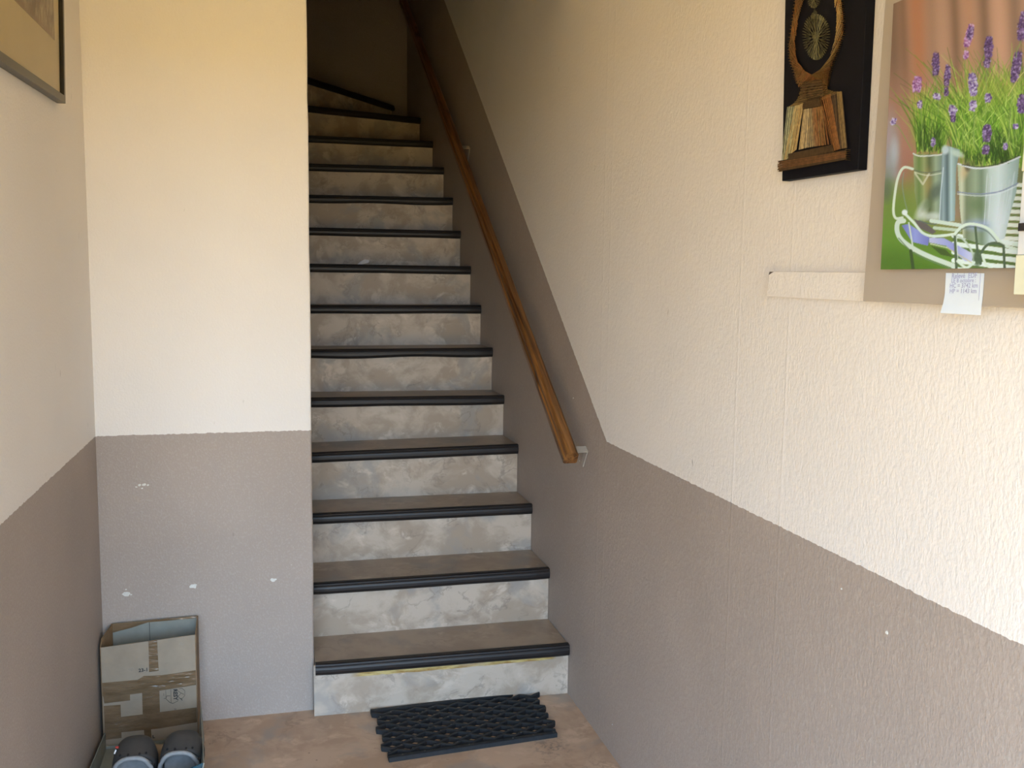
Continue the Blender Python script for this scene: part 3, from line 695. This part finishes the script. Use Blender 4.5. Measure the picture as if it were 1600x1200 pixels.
# the egg-shaped rose: spokes crossing near its centre
for cx, cy, rx, ry, nm in ((1276, 58, 21, 36, 48), (1272, -2, 10, 15, 26)):
    b = MB(); b2 = MB()
    ring = [(cx+rx*math.sin(a)*(1+.10*math.cos(a)), cy-ry*math.cos(a)) for a in [2*math.pi*k/nm for k in range(nm)]]
    for k in range(nm):
        j = (k+nm//2-2+(k % 3)) % nm; l_ = rs.uniform(0, .003)
        b.bar(S(*ring[k], l_), S(*ring[j], l_), .00032, 3)
        b2.bar(S(*ring[k], 0), S(*(cx+(ring[k][0]-cx)*.80, cy+(ring[k][1]-cy)*.80), 0), .0004, 3)
    b.build('rose_threads', M['thread_pale'], sa_); b2.build('rose_edge_threads', M['thread_pale'], sa_)
weave('rose_neck_threads', [(1273, 14), (1268, 28)], [(1274, 14), (1284, 30)], 10, M['thread_pale'], 0, .0004)
b = MB()
for k in range(46):
    u_, v_ = poly_at(RO, .25+.75*k/45); a = S(u_, v_, -.002); b.bar((XB+.0006, a[1], a[2]), (XB-.009, a[1], a[2]), .0006, 4)
for k in range(30):
    u_, v_ = poly_at(LO, .25+.7*k/29); a = S(u_, v_, -.002); b.bar((XB+.0006, a[1], a[2]), (XB-.008, a[1], a[2]), .0006, 4)
for k in range(6):
    for e in (0, 1):
        u_, v_ = poly_at([(1219, 252), (1219, 268)] if e == 0 else [(1326, 234), (1326, 250)], k/5); a = S(u_, v_, 0); b.bar((XB+.0006, a[1], a[2]), (XB-.009, a[1], a[2]), .0006, 4)
b.build('pins', M['pin'], sa_, kind='stuff')

# ================================================================== METER BOARD, BATTEN, CANVAS, NOTE, SWITCH BOX
XO = XR-.042                                                  # front face of the taupe board
q0, q1, q2, q3 = onx(1348, 470.6, XO), onx(1600, 482, XO), onx(1383, 0, XO), None
zl_ = q0[2]; sl_ = (q1[2]-q0[2])/(q1[1]-q0[1])
yE = .80
lean2 = (q2[1]-q0[1])/(q2[2]-q0[2])
bd = thing('meter_cover_board', 'taupe painted cover board behind the flower canvas on the right wall', 'board', (XR, 1.2, zl_))
ZT = 2.10
b = MB(); b.prism([(XR-.0005, q0[1], zl_), (XR-.0005, yE, zl_+sl_*(yE-q0[1])), (XR-.0005, yE, ZT), (XR-.0005, q0[1]+lean2*(ZT-zl_), ZT)], (-(.042-.0005), 0, 0))
b.build('panel', M['board'], bd, bevel=.0015)
t1, t2 = onx(1203, 424, XR-.017), onx(1348, 425.5, XR-.017); b1, b2_ = onx(1198, 463, XR-.017), onx(1348, 470.8, XR-.017)
ye = q0[1]+.0005
def at_y(a, c_, y): t = (y-a[1])/(c_[1]-a[1]); return a+(c_-a)*t
t2, b2_ = at_y(t1, t2, ye), at_y(b1, b2_, ye)
b = MB(); b.prism([(XR-.0005, p_[1], p_[2]) for p_ in (b1, b2_, t2, t1)], (-.0175, 0, 0))
ba = b.build('cable_batten', M['batten'], bevel=.001, label='flat papered cream batten running left from the taupe board', cat='batten')
p = onx(1204, 425, XR-.0185); b = MB(); b.prism([(XR-.0182, p[1]+.007, p[2]-.006), (XR-.0182, p[1]-.012, p[2]+.0005), (XR-.0182, p[1]+.004, p[2]+.0005)], (-.0005, 0, 0)); b.build('torn_corner', M['soot'], ba, label='dark torn corner')

# ---- canvas print, painted as colours on a fine grid
XC = XO-.018
k0, k1 = onx(1376, 421, XC), onx(1584, 418.5, XC); k2 = onx(1396, 6, XC)
print('canvas', k0, k1, k2)
SC = 2.5; U0, V0, U1, V1 = 1360, -14, 1700, 440
Wp, Hp = int((U1-U0)*SC), int((V1-V0)*SC)
img = np.zeros((Hp, Wp, 3), np.float32)
uu = U0+(np.arange(Wp)+.5)/SC; vv = V0+(np.arange(Hp)+.5)/SC
UU, VV = np.meshgrid(uu, vv)
ru = np.random.RandomState(5)
def C(r, g, b_): return np.array([r, g, b_], np.float32)
def smooth(x, a, b_): t = np.clip((x-a)/(b_-a), 0, 1); return (t*t*(3-2*t))[..., None]
img[:] = C(172, 136, 114)
# terracotta backdrop: blurred vertical streaks
for u_, w_, col, al in [(1392, 16, C(112, 90, 74), .75), (1432, 14, C(176, 118, 86), .85), (1410, 7, C(120, 92, 74), .6), (1455, 9, C(150, 120, 100), .5), (1470, 12, C(184, 146, 122), .5), (1491, 8, C(122, 96, 78), .75), (1512, 10, C(182, 136, 108), .6),
                        (1537, 9, C(118, 94, 78), .75), (1560, 14, C(196, 154, 130), .8), (1585, 10, C(130, 106, 90), .75), (1620, 20, C(178, 140, 118), .6), (1650, 12, C(120, 96, 80), .7)]:
    g = np.exp(-((UU-u_-(VV*0.04))/w_)**2)[..., None]*al*(1-smooth(VV, 60, 200)*.5); img = img*(1-g)+col*g
t = smooth(VV, 90, 190); img = img*(1-t*.6)+C(178, 128, 112)*t*.6
def blob(cx, cy, rx, ry, ang, col, al=1.0, soft=.25):
    global img
    R_ = max(rx, ry)*(1+soft)+2
    i0, i1 = int(max(0, (cy-R_-V0)*SC)), int(min(Hp, (cy+R_-V0)*SC)); j0, j1 = int(max(0, (cx-R_-U0)*SC)), int(min(Wp, (cx+R_-U0)*SC))
    if i1 <= i0 or j1 <= j0: return
    X_, Y_ = UU[i0:i1, j0:j1]-cx, VV[i0:i1, j0:j1]-cy; ca, sa = math.cos(ang), math.sin(ang)
    d_ = np.sqrt(((X_*ca+Y_*sa)/rx)**2+((-X_*sa+Y_*ca)/ry)**2)
    a_ = (np.clip((1+soft-d_)/(2*soft), 0, 1)*al)[..., None]; img[i0:i1, j0:j1] = img[i0:i1, j0:j1]*(1-a_)+col*a_
def stroke(pts, w0, col, al=1.0, w1=None, soft=.6, shade=None):
    global img
    w1 = w0 if w1 is None else w1; n_ = len(pts)-1
    xs = [p_[0] for p_ in pts]; ys = [p_[1] for p_ in pts]; pad = max(w0, w1)+2
    i0, i1 = int(max(0, (min(ys)-pad-V0)*SC)), int(min(Hp, (max(ys)+pad-V0)*SC)); j0, j1 = int(max(0, (min(xs)-pad-U0)*SC)), int(min(Wp, (max(xs)+pad-U0)*SC))
    if i1 <= i0 or j1 <= j0: return
    X_, Y_ = UU[i0:i1, j0:j1], VV[i0:i1, j0:j1]; A_ = np.zeros_like(X_)
    for k in range(n_):
        (ax, ay), (bx, by) = pts[k], pts[k+1]; dx, dy = bx-ax, by-ay; l2 = dx*dx+dy*dy+1e-6
        t_ = np.clip(((X_-ax)*dx+(Y_-ay)*dy)/l2, 0, 1); d_ = np.hypot(X_-ax-t_*dx, Y_-ay-t_*dy)
        ww = (w0+(w1-w0)*(k+t_)/n_)/2
        A_ = np.maximum(A_, np.clip((ww-d_)/soft+.5, 0, 1))
    a_ = (A_*al)[..., None]; img[i0:i1, j0:j1] = img[i0:i1, j0:j1]*(1-a_)+col*a_
def curve(p, n=14):
    """Catmull-Rom through p"""
    p = [np.array(q, float) for q in p]; p = [p[0]]+p+[p[-1]]; out = []
    for k in range(1, len(p)-2):
        for t_ in np.linspace(0, 1, n, endpoint=(k == len(p)-3)):
            a, b_, c_, d_ = p[k-1:k+3]; out.append(tuple(.5*((2*b_)+(-a+c_)*t_+(2*a-5*b_+4*c_-d_)*t_**2+(-a+3*b_-3*c_+d_)*t_**3)))
    return out
def poly(pts, col, al=1.0, col2=None, grad=None):
    """filled convex-or-not polygon, optional horizontal gradient list [(u, colour)...]"""
    global img
    xs = [p_[0] for p_ in pts]; ys = [p_[1] for p_ in pts]
    i0, i1 = int(max(0, (min(ys)-V0)*SC-1)), int(min(Hp, (max(ys)-V0)*SC+2)); j0, j1 = int(max(0, (min(xs)-U0)*SC-1)), int(min(Wp, (max(xs)-U0)*SC+2))
    X_, Y_ = UU[i0:i1, j0:j1], VV[i0:i1, j0:j1]; ins = np.zeros(X_.shape, bool); n_ = len(pts)
    for k in range(n_):
        (ax, ay), (bx, by) = pts[k], pts[(k+1) % n_]
        if ay == by: continue
        cnd = ((ay > Y_) != (by > Y_)) & (X_ < (bx-ax)*(Y_-ay)/(by-ay)+ax); ins ^= cnd
    a_ = (ins*al).astype(np.float32)[..., None]
    c_ = col
    if grad is not None:
        us = [g_[0] for g_ in grad]; c_ = np.stack([np.interp(X_, us, [g_[1][q] for g_ in grad]) for q in range(3)], -1)
    img[i0:i1, j0:j1] = img[i0:i1, j0:j1]*(1-a_)+c_*a_
# blurred lawn low left, pale blur behind the handle
for cx, cy, rx, ry, col, al in [(1392, 250, 12, 60, C(150, 160, 165), .85), (1388, 215, 9, 22, C(168, 150, 152), .7), (1386, 290, 10, 22, C(110, 125, 100), .7), (1398, 235, 6, 18, C(190, 200, 210), .5),
                                (1425, 275, 16, 34, C(158, 110, 96), .8), (1405, 370, 60, 60, C(108, 146, 58), 1), (1400, 330, 34, 34, C(112, 140, 66), .9), (1440, 300, 22, 40, C(130, 150, 70), .7),
                                (1600, 300, 120, 60, C(110, 130, 90), .8), (1500, 400, 120, 40, C(102, 140, 56), 1), (1395, 412, 40, 22, C(82, 118, 46), .8), (1440, 420, 40, 12, C(84, 122, 44), .8), (1385, 300, 8, 14, C(96, 106, 92), .6)]:
    blob(cx, cy, rx, ry, 0, col, al, .6)
# foliage
greens = [C(96, 140, 44), C(128, 172, 60), C(156, 190, 84), C(84, 122, 46), C(174, 196, 96), C(112, 160, 56), C(70, 104, 46)]
for cx, cy, rx, ry in [(1455, 205, 26, 34), (1545, 205, 52, 48), (1610, 190, 60, 60)]: blob(cx, cy, rx, ry, 0, C(112, 150, 56), .85, .5)
blob(1436, 165, 10, 26, 0, C(186, 168, 84), .5, .7); blob(1470, 175, 40, 26, 0, C(160, 176, 84), .5, .7)
def tuft(bx0, bx1, by, top, n, spread, lean_, pal):
    for _ in range(n):
        x = ru.uniform(bx0, bx1); h_ = ru.uniform(.45, 1)*(by-top); a = ru.normal(lean_, spread)
        c_ = greens[ru.randint(len(pal))] if pal is greens else pal[ru.randint(len(pal))]
        y_ = by-ru.uniform(0, .35)*(by-top)
        stroke([(x, y_), (x+h_*a*.35, y_-h_*.55), (x+h_*a, y_-h_)], 1.7, c_*ru.uniform(.85, 1.12), ru.uniform(.5, .95), .6, .7)
dark = [C(58, 88, 40), C(44, 70, 34), C(80, 112, 48)]
tuft(1432, 1478, 240, 150, 210, .28, .0, greens); tuft(1434, 1474, 238, 195, 60, .35, 0, dark)
tuft(1500, 1600, 262, 118, 620, .36, .05, greens); tuft(1505, 1600, 258, 205, 150, .45, 0, dark); tuft(1488, 1540, 245, 150, 160, .5, -.15, greens)
tuft(1580, 1690, 262, 110, 350, .3, .1, greens)
for _ in range(60):
    x = ru.uniform(1486, 1600); y_ = ru.uniform(150, 235); stroke([(x, y_), (x+ru.uniform(-14, 14), y_-ru.uniform(6, 20))], 1.5, C(186, 214, 116)*ru.uniform(.9, 1.1), .7, .6)
for x in (1545, 1580, 1512): blob(x, 140+ru.uniform(-10, 10), 16, 20, 0, C(196, 176, 98), .25, .8)
# lavender heads with stems
def head(cx, cy, w_, h_, tilt, tone='v', stem=None):
    if stem: stroke(curve([(cx+math.sin(tilt)*-h_*.5, cy+h_*.5)]+stem), 1.3, C(130, 156, 88), .9)
    pal = {'v': [C(88, 66, 108), C(124, 98, 152), C(172, 152, 196), C(66, 50, 84), C(108, 84, 134)], 'p': [C(160, 104, 160), C(190, 150, 200), C(120, 70, 130), C(206, 176, 214)], 'w': [C(214, 206, 232), C(176, 160, 206), C(122, 98, 158), C(90, 68, 126)]}[tone]
    n_ = int(w_*h_/5)+4
    blob(cx, cy, w_*.42, h_*.5, tilt, pal[0]*.9, .75, .3)
    for _ in range(n_*2):
        t_ = ru.uniform(-.5, .5); s_ = ru.uniform(-.5, .5)*(1-abs(t_)*.7)
        x = cx+s_*w_*math.cos(tilt)-t_*h_*math.sin(tilt); y_ = cy+s_*w_*math.sin(tilt)+t_*h_*math.cos(tilt)
        blob(x, y_, 1.5, 1.1, ru.uniform(0, 3), pal[ru.randint(len(pal))], .85, .4)
head(1433, 132, 15, 24, .12, 'p', [(1438, 165), (1441, 205), (1442, 240)]); head(1437, 163, 8, 11, 0, 'w')
head(1462, 100, 12, 34, 0, 'v', [(1466, 150), (1466, 180)]); head(1464, 151, 13, 9, .2, 'w')
head(1480, 118, 10, 32, .1, 'v', [(1478, 150), (1478, 170)]); head(1478.5, 143, 7, 13, 0, 'v')
head(1514, 56, 12, 36, .25, 'p', [(1508, 100), (1508, 130)]); head(1516, 52, 9, 20, .25, 'v'); head(1509, 86, 9, 12, .2, 'p')
head(1545, 74, 14, 32, .06, 'v', [(1541, 130), (1540, 180)]); head(1542.5, 98, 11, 14, .1, 'v')
head(1520, 132, 15, 34, -.06, 'w', [(1522, 175), (1522, 225)]); head(1520, 165, 12, 16, .15, 'w'); head(1544, 153, 11, 13, 0, 'w')
head(1588, 105, 15, 48, .16, 'v', [(1580, 160), (1576, 220)]); head(1599, 41, 18, 44, .14, 'v', [(1589, 80), (1588, 90)]); head(1597, 162, 16, 28, .1, 'v')
head(1489, 172, 14, 15, 0, 'w'); head(1489, 184, 9, 12, 0, 'v', [(1493, 205), (1496, 230)])
head(1542, 208, 15, 26, .06, 'v', [(1537, 240), (1536, 258)]); head(1540, 234, 12, 14, .2, 'v')
head(1396, 190, 9, 10, .4, 'w', [(1405, 200), (1425, 236)]); head(1458, 222, 7, 13, 0, 'w'); head(1571, 229, 7, 10, 0, 'w'); head(1587, 197, 8, 8, .3, 'w')
head(1625, 90, 15, 44, .1, 'v', [(1622, 150), (1618, 220)]); head(1650, 60, 15, 44, .1, 'v', [(1645, 130), (1640, 220)])
stroke([(1600, 112), (1590, 124), (1575, 150)], 1.4, C(206, 190, 130), .8)
# back (left) pot
poly([(1427, 240), (1478, 242), (1484, 345), (1436, 346), (1429, 300)], None, 1, grad=[(1427, C(150, 160, 120)), (1436, C(108, 132, 76)), (1444, C(150, 160, 110)), (1452, C(92, 104, 72)), (1462, C(150, 168, 140)), (1472, C(118, 140, 128)), (1484, C(120, 150, 150))])
blob(1450, 285, 6, 20, 0, C(190, 160, 100), .45, .6); blob(1440, 330, 7, 16, .5, C(216, 224, 220), .7, .5); blob(1456, 338, 16, 6, 0, C(214, 226, 220), .7, .5)
blob(1462, 300, 8, 14, .5, C(84, 98, 86), .7, .5); blob(1448, 320, 6, 10, .6, C(100, 120, 80), .6, .5); stroke([(1430, 271), (1442, 288), (1452, 271)], 3, C(214, 214, 190), .7)
stroke(curve([(1427, 240), (1440, 244), (1478, 241)]), 2.2, C(206, 212, 204), 1); stroke(curve([(1429, 266), (1450, 270), (1478, 265)]), 1.6, C(100, 108, 96), .9); stroke(curve([(1429, 269), (1450, 274), (1478, 269)]), 1.6, C(220, 220, 200), .8)
stroke(curve([(1436, 345), (1460, 350), (1486, 340)]), 2, C(90, 104, 110), .8)
stroke(curve([(1426, 264), (1412, 262), (1403, 278), (1398, 305), (1396, 330), (1400, 341), (1410, 340)]), 4, C(214, 226, 204), 1); stroke(curve([(1412, 270), (1410, 290), (1414, 315), (1418, 330)]), 2, C(130, 150, 130), .7)
# silver tool standing between the pots
poly([(1472, 240), (1481, 228), (1500, 234), (1494, 262), (1492, 345), (1468, 348)], None, .95, grad=[(1468, C(104, 124, 124)), (1474, C(150, 172, 178)), (1480, C(88, 108, 112)), (1486, C(176, 204, 206)), (1494, C(130, 156, 152))])
blob(1477, 234, 6, 7, 0, C(190, 208, 214), .9, .3); blob(1496, 240, 10, 5, .4, C(196, 214, 200), .8, .4); stroke([(1474, 262), (1470, 300), (1468, 345)], 1.8, C(200, 218, 222), .8)
# slatted bench
for k in range(14):
    y_ = 288+k*10.5; stroke([(1560, y_), (1690, y_+4)], 6.2, C(226, 232, 218), 1); stroke([(1560, y_+5.4), (1690, y_+9.4)], 3, C(112, 130, 76), 1)
for k in range(5):
    y_ = 372+k*13; stroke([(1490, y_-4), (1690, y_+22)], 7.2, C(226, 238, 228), 1); stroke([(1490, y_+2.5), (1690, y_+28.5)], 4, C(94, 118, 66), 1)
stroke([(1455, 345), (1500, 352)], 6, C(206, 222, 206), 1); stroke([(1460, 356), (1500, 360)], 5, C(190, 208, 184), 1)
# front (right) pot
poly([(1496, 257), (1540, 262), (1575, 256), (1593, 246), (1588, 300), (1577, 340), (1570, 372), (1540, 384), (1505, 372), (1500, 330)], None, 1,
     grad=[(1496, C(168, 182, 150)), (1503, C(200, 206, 178)), (1510, C(122, 136, 108)), (1524, C(150, 168, 142)), (1534, C(122, 142, 118)), (1546, C(186, 206, 200)), (1560, C(206, 222, 222)), (1576, C(176, 198, 196)), (1594, C(150, 174, 168))])
for k in range(26):
    x = ru.uniform(1540, 1588); stroke([(x, 266+ru.uniform(0, 40)), (x-4-(x-1540)*.15, 350)], 1.2, C(222, 234, 236)*ru.uniform(.8, 1.0), .45)
blob(1508, 266, 6, 14, .3, C(206, 180, 136), .6, .5); blob(1512, 260, 4, 7, 0, C(60, 60, 54), .7, .5); blob(1526, 320, 12, 14, 0, C(88, 110, 66), .5, .6); blob(1526, 352, 18, 8, 0, C(154, 168, 214), .7, .6); blob(1560, 345, 10, 26, 0, C(220, 228, 232), .6, .6)
stroke(curve([(1497, 256), (1525, 263), (1560, 259), (1594, 245)]), 2.6, C(212, 220, 224), 1); stroke(curve([(1503, 257.5), (1530, 260.5), (1560, 256), (1592, 243.5)]), 1.3, C(54, 62, 64), .9)
stroke(curve([(1496, 300), (1530, 303), (1562, 299), (1591, 286)]), 1.8, C(134, 146, 176), .9); stroke(curve([(1496, 303), (1530, 306), (1562, 302), (1590, 290)]), 1.4, C(220, 228, 232), .8)
# gardening gloves / cloth in the basket
poly([(1409, 352), (1420, 350), (1452, 371), (1450, 384), (1425, 378)], None, 1, grad=[(1409, C(116, 124, 190)), (1430, C(150, 160, 220)), (1452, C(120, 126, 190))])
poly([(1428, 342), (1448, 350), (1463, 362), (1457, 366), (1436, 356)], C(104, 98, 96), 1); poly([(1452, 371), (1475, 372), (1520, 396), (1519, 408), (1508, 408), (1478, 384), (1452, 379)], None, 1, grad=[(1452, C(190, 194, 224)), (1490, C(150, 156, 214)), (1515, C(196, 202, 232))])
stroke([(1478, 386), (1519, 411)], 1.6, C(200, 196, 150), .9); stroke([(1454, 381), (1480, 387)], 1.8, C(206, 214, 180), .9); poly([(1454, 384), (1478, 390), (1490, 402), (1470, 398)], C(74, 92, 50), .9)
# white wrought basket
G1, G2 = C(216, 232, 214), C(86, 104, 80)
stroke(curve([(1412, 345), (1403, 348), (1402, 362), (1410, 376), (1430, 390), (1455, 402), (1492, 416)]), 7.5, G1*.96, 1); stroke(curve([(1404, 372), (1425, 393), (1455, 408), (1490, 421)]), 1.8, C(110, 134, 100), .9)
stroke([(1420, 348), (1426, 384), (1427, 392)], 2.4, G1*.95, 1); stroke([(1423, 392), (1427, 422)], 5, C(66, 84, 52), .9)
stroke(curve([(1414, 334), (1428, 348), (1442, 364), (1460, 369), (1490, 366)]), 4.2, G1, 1); blob(1413.5, 332, 4.5, 4.5, 0, C(230, 240, 236), 1, .2)
stroke(curve([(1490, 368), (1503, 354), (1520, 350), (1545, 358), (1566, 381), (1584, 388), (1620, 396)]), 4.4, G1, 1); stroke(curve([(1492, 370), (1504, 358), (1520, 354.5), (1543, 362), (1562, 384)]), 1.3, G2, .8)
stroke(curve([(1490, 368), (1505, 374), (1518, 392), (1522, 408)]), 3, C(190, 206, 190), 1); stroke([(1492, 370), (1494.5, 420)], 4, G2, 1); stroke([(1494.5, 372), (1497, 410)], 1.3, G1, .9); stroke([(1524, 355), (1528, 400)], 3.6, G2, 1); blob(1527, 403, 6, 13, 0, G2, .95, .3)
stroke(curve([(1532, 412), (1534, 394), (1544, 382), (1558, 380), (1566, 383)]), 4, G2, 1); stroke([(1568, 384), (1570, 424)], 4, G2, 1); stroke(curve([(1535, 398), (1540, 412), (1552, 422)]), 4, G1, 1); stroke(curve([(1496, 408), (1510, 418), (1522, 410)]), 4, G1, 1)
stroke([(1584, 382), (1690, 392)], 5, G1, 1)
img += ru.normal(0, 2.0, img.shape)
lin = np.clip(img*np.array([.97, 1.02, 1.10])/255, 0, 1)**2.2*0.90
# print mesh
ytop, ybot = .86, float(k0[1])
def zbot(y): return k0[2]+(k1[2]-k0[2])*(y-k0[1])/(k1[1]-k0[1])
ztopc = float(k2[2])
NY, NZ = 460, 400
ys = np.linspace(ybot, ytop, NY+1); tz = np.linspace(0, 1, NZ+1)
Yg, Tg = np.meshgrid(ys, tz); Zb = zbot(Yg); leanc = (k2[1]-k0[1])/(k2[2]-k0[2])
Zg = Zb+(ztopc-Zb)*Tg; Ysh = Yg+(Zg-k0[2])*leanc*(Yg-ytop)/(ybot-ytop)
P3 = np.stack([np.full_like(Yg, XC), Ysh, Zg], -1).reshape(-1, 3)
rel = P3-O; zc = rel@FW; pu = 800+F_PX*(rel@RT)/zc; pv = 600+F_PX*(rel@DN)/zc      # artwork coordinates of each grid point
fx = np.clip((pu-U0)*SC-.5, 0, Wp-2); fy = np.clip((pv-V0)*SC-.5, 0, Hp-2); ix = fx.astype(int); iy = fy.astype(int); ax_ = (fx-ix)[:, None]; ay_ = (fy-iy)[:, None]
colr = (lin[iy, ix]*(1-ax_)+lin[iy, ix+1]*ax_)*(1-ay_)+(lin[iy+1, ix]*(1-ax_)+lin[iy+1, ix+1]*ax_)*ay_
cv = thing('lavender_canvas', 'canvas print of lavender in metal buckets on a white garden bench, on the right wall', 'picture', (XC, 1.2, float(k0[2])))
orig = np.array([XC, 1.2, float(k0[2])])
me = bpy.data.meshes.new('print'); nv_ = (NY+1)*(NZ+1); nf = NY*NZ
ii, jj = np.meshgrid(np.arange(NZ), np.arange(NY), indexing='ij'); a0 = ii*(NY+1)+jj
quads = np.stack([a0, a0+1, a0+NY+2, a0+NY+1], -1).reshape(-1, 4)
me.vertices.add(nv_); me.vertices.foreach_set('co', (P3-orig).astype(np.float32).ravel())
me.loops.add(nf*4); me.loops.foreach_set('vertex_index', quads.astype(np.int32).ravel())
me.polygons.add(nf); me.polygons.foreach_set('loop_start', np.arange(0, nf*4, 4, dtype=np.int32))
me.update(calc_edges=True)
at = me.color_attributes.new('artwork', 'FLOAT_COLOR', 'POINT'); at.data.foreach_set('color', np.concatenate([colr, np.ones((nv_, 1))], 1).astype(np.float32).ravel())
kk = NT('canvas_print'); a_n = kk.n('VertexColor'); a_n.layer_name = 'artwork'
kk.set(Base_Color=a_n.outputs[0], Roughness=.5, Specular_IOR_Level=.3); kk.bump(kk.noise(900, 1, .5, kk.coord()), .0003, .4)
link('print', me, kk.m, cv)
b = MB()
cor = [(float(P3[k][1]), float(P3[k][2])) for k in (0, NY, nv_-1, nv_-1-NY)]
b.prism([(XC+.0004, y_, z_) for y_, z_ in cor], (XO-.0005-XC-.0004, 0, 0)); kk = simple('canvas_edge', (.20, .16, .12), .7); b.build('stretcher', kk, cv)

# ---- handwritten note
XN = XO-.0012
nc = [onx(u, v, XN) for u, v in [(1478, 426.5), (1538, 427), (1534, 466), (1476, 466)]]
nt_ = thing('handwritten_note', 'small white paper note with blue handwriting taped below the lavender canvas', 'note', (XN, float(nc[0][1]), float(nc[0][2])))
blc, brc = onx(1470, 489, XN-.006), onx(1531.5, 492.5, XN-.002)
b = MB(); rows = []
tl_, tr2 = nc[0], nc[1]
for k in range(9):
    t = k/8
    l_ = tl_*(1-t)+blc*t; r_ = tr2*(1-t)+brc*t
    l_ = l_.copy(); r_ = r_.copy()
    l_[0] = XN-.009*max(0, t-.55)**1.2*2; r_[0] = XN-.003*max(0, t-.5)
    l_[1] += (.0 if t > .7 else .0)
    if t < .72: l_[1] = (tl_[1]*(1-t)+onx(1476, 470, XN)[1]*t)
    row = []
    for j in range(7):
        q = j/6; p_ = l_*(1-q)+r_*q; row.append(tuple(p_))
    rows.append(row)
vs = [p_ for r in rows for p_ in r]; n_ = len(vs)
vs2 = vs+[(x+.0003, y, z) for x, y, z in vs]; fs = []
for i in range(8):
    for j in range(6):
        a = i*7+j; fs.append((a, a+1, a+8, a+7)); fs.append((n_+a, n_+a+7, n_+a+8, n_+a+1))
b.add(vs2, fs); b.build('sheet', M['paper'], nt_, smooth=True)
ydir = (0, -1, 0)
def ntext(body, u, v, size, sq=1.0):
    p_ = onx(u, v, XN); text(body, size, (XN-.0006, p_[1], p_[2]), (0, -1, .02), (0, 0, 1), M['ink'], nt_, 'handwriting', sq, .0001)
ntext('Relevé  EDF', 1507, 431, .0105); ntext('LE 8 octobre :', 1506, 438.5, .0088); ntext('HC = 3742 km', 1506, 446.5, .0095); ntext('HP = 1143 km', 1505, 455, .0095)
b = MB(); p_, q_ = onx(1532.5, 427.5, XN), onx(1530, 466, XN); b.box((XN-.0005, p_[1]-.0004, q_[2]-.012), (XN-.0001, p_[1]+.0004, p_[2])); b.build('margin_line', M['ink'], nt_)

# ---- cream box at the right edge of the view
XS = XC-.030
e0, e1, e2 = onx(1597, 268, XS), onx(1588, 398, XS), onx(1583.5, 460, XS)
sb_ = thing('wall_switch_box', 'pale two-tone plastic box overlapping the right side of the lavender canvas', 'switch box', (XC, float(e1[1])-.04, float(e2[2])))
yw = e1[1]-.10
b = MB(); b.prism([(XS+.001, e0[1], e0[2]), (XS+.001, yw, e0[2]), (XS+.001, yw, e1[2]), (XS+.001, e1[1], e1[2])], (XC-.0008-XS-.001, 0, 0)); b.build('body', M['white_plastic'], sb_, bevel=.001)
b = MB(); b.prism([(XS, e1[1]+.001, e1[2]-.0004), (XS, yw, e1[2]-.0004), (XS, yw, e2[2]), (XS, e2[1]+.0005, e2[2])], (XO-.0008-XS, 0, 0)); b.build('terminal_cover', M['cream_plastic'], sb_, bevel=.001, label='cream lower cover')
b = MB(); b.prism([(XS-.001, e0[1]+.0005, e0[2]+.0004), (XS-.001, yw, e0[2]+.0004), (XS-.001, yw, e0[2]+.05), (XS-.001, e0[1]-.001, e0[2]+.05)], (XC-.0008-XS+.001, 0, 0)); b.build('upper_cover', M['cream_plastic'], sb_, bevel=.001)
p_ = onx(1600, 355, XS); b = MB(); b.box((XS-.006, p_[1]-.02, p_[2]-.005), (XS+.0006, p_[1]+.0035, p_[2]+.005)); b.build('button', M['black_plastic'], sb_, label='black button')
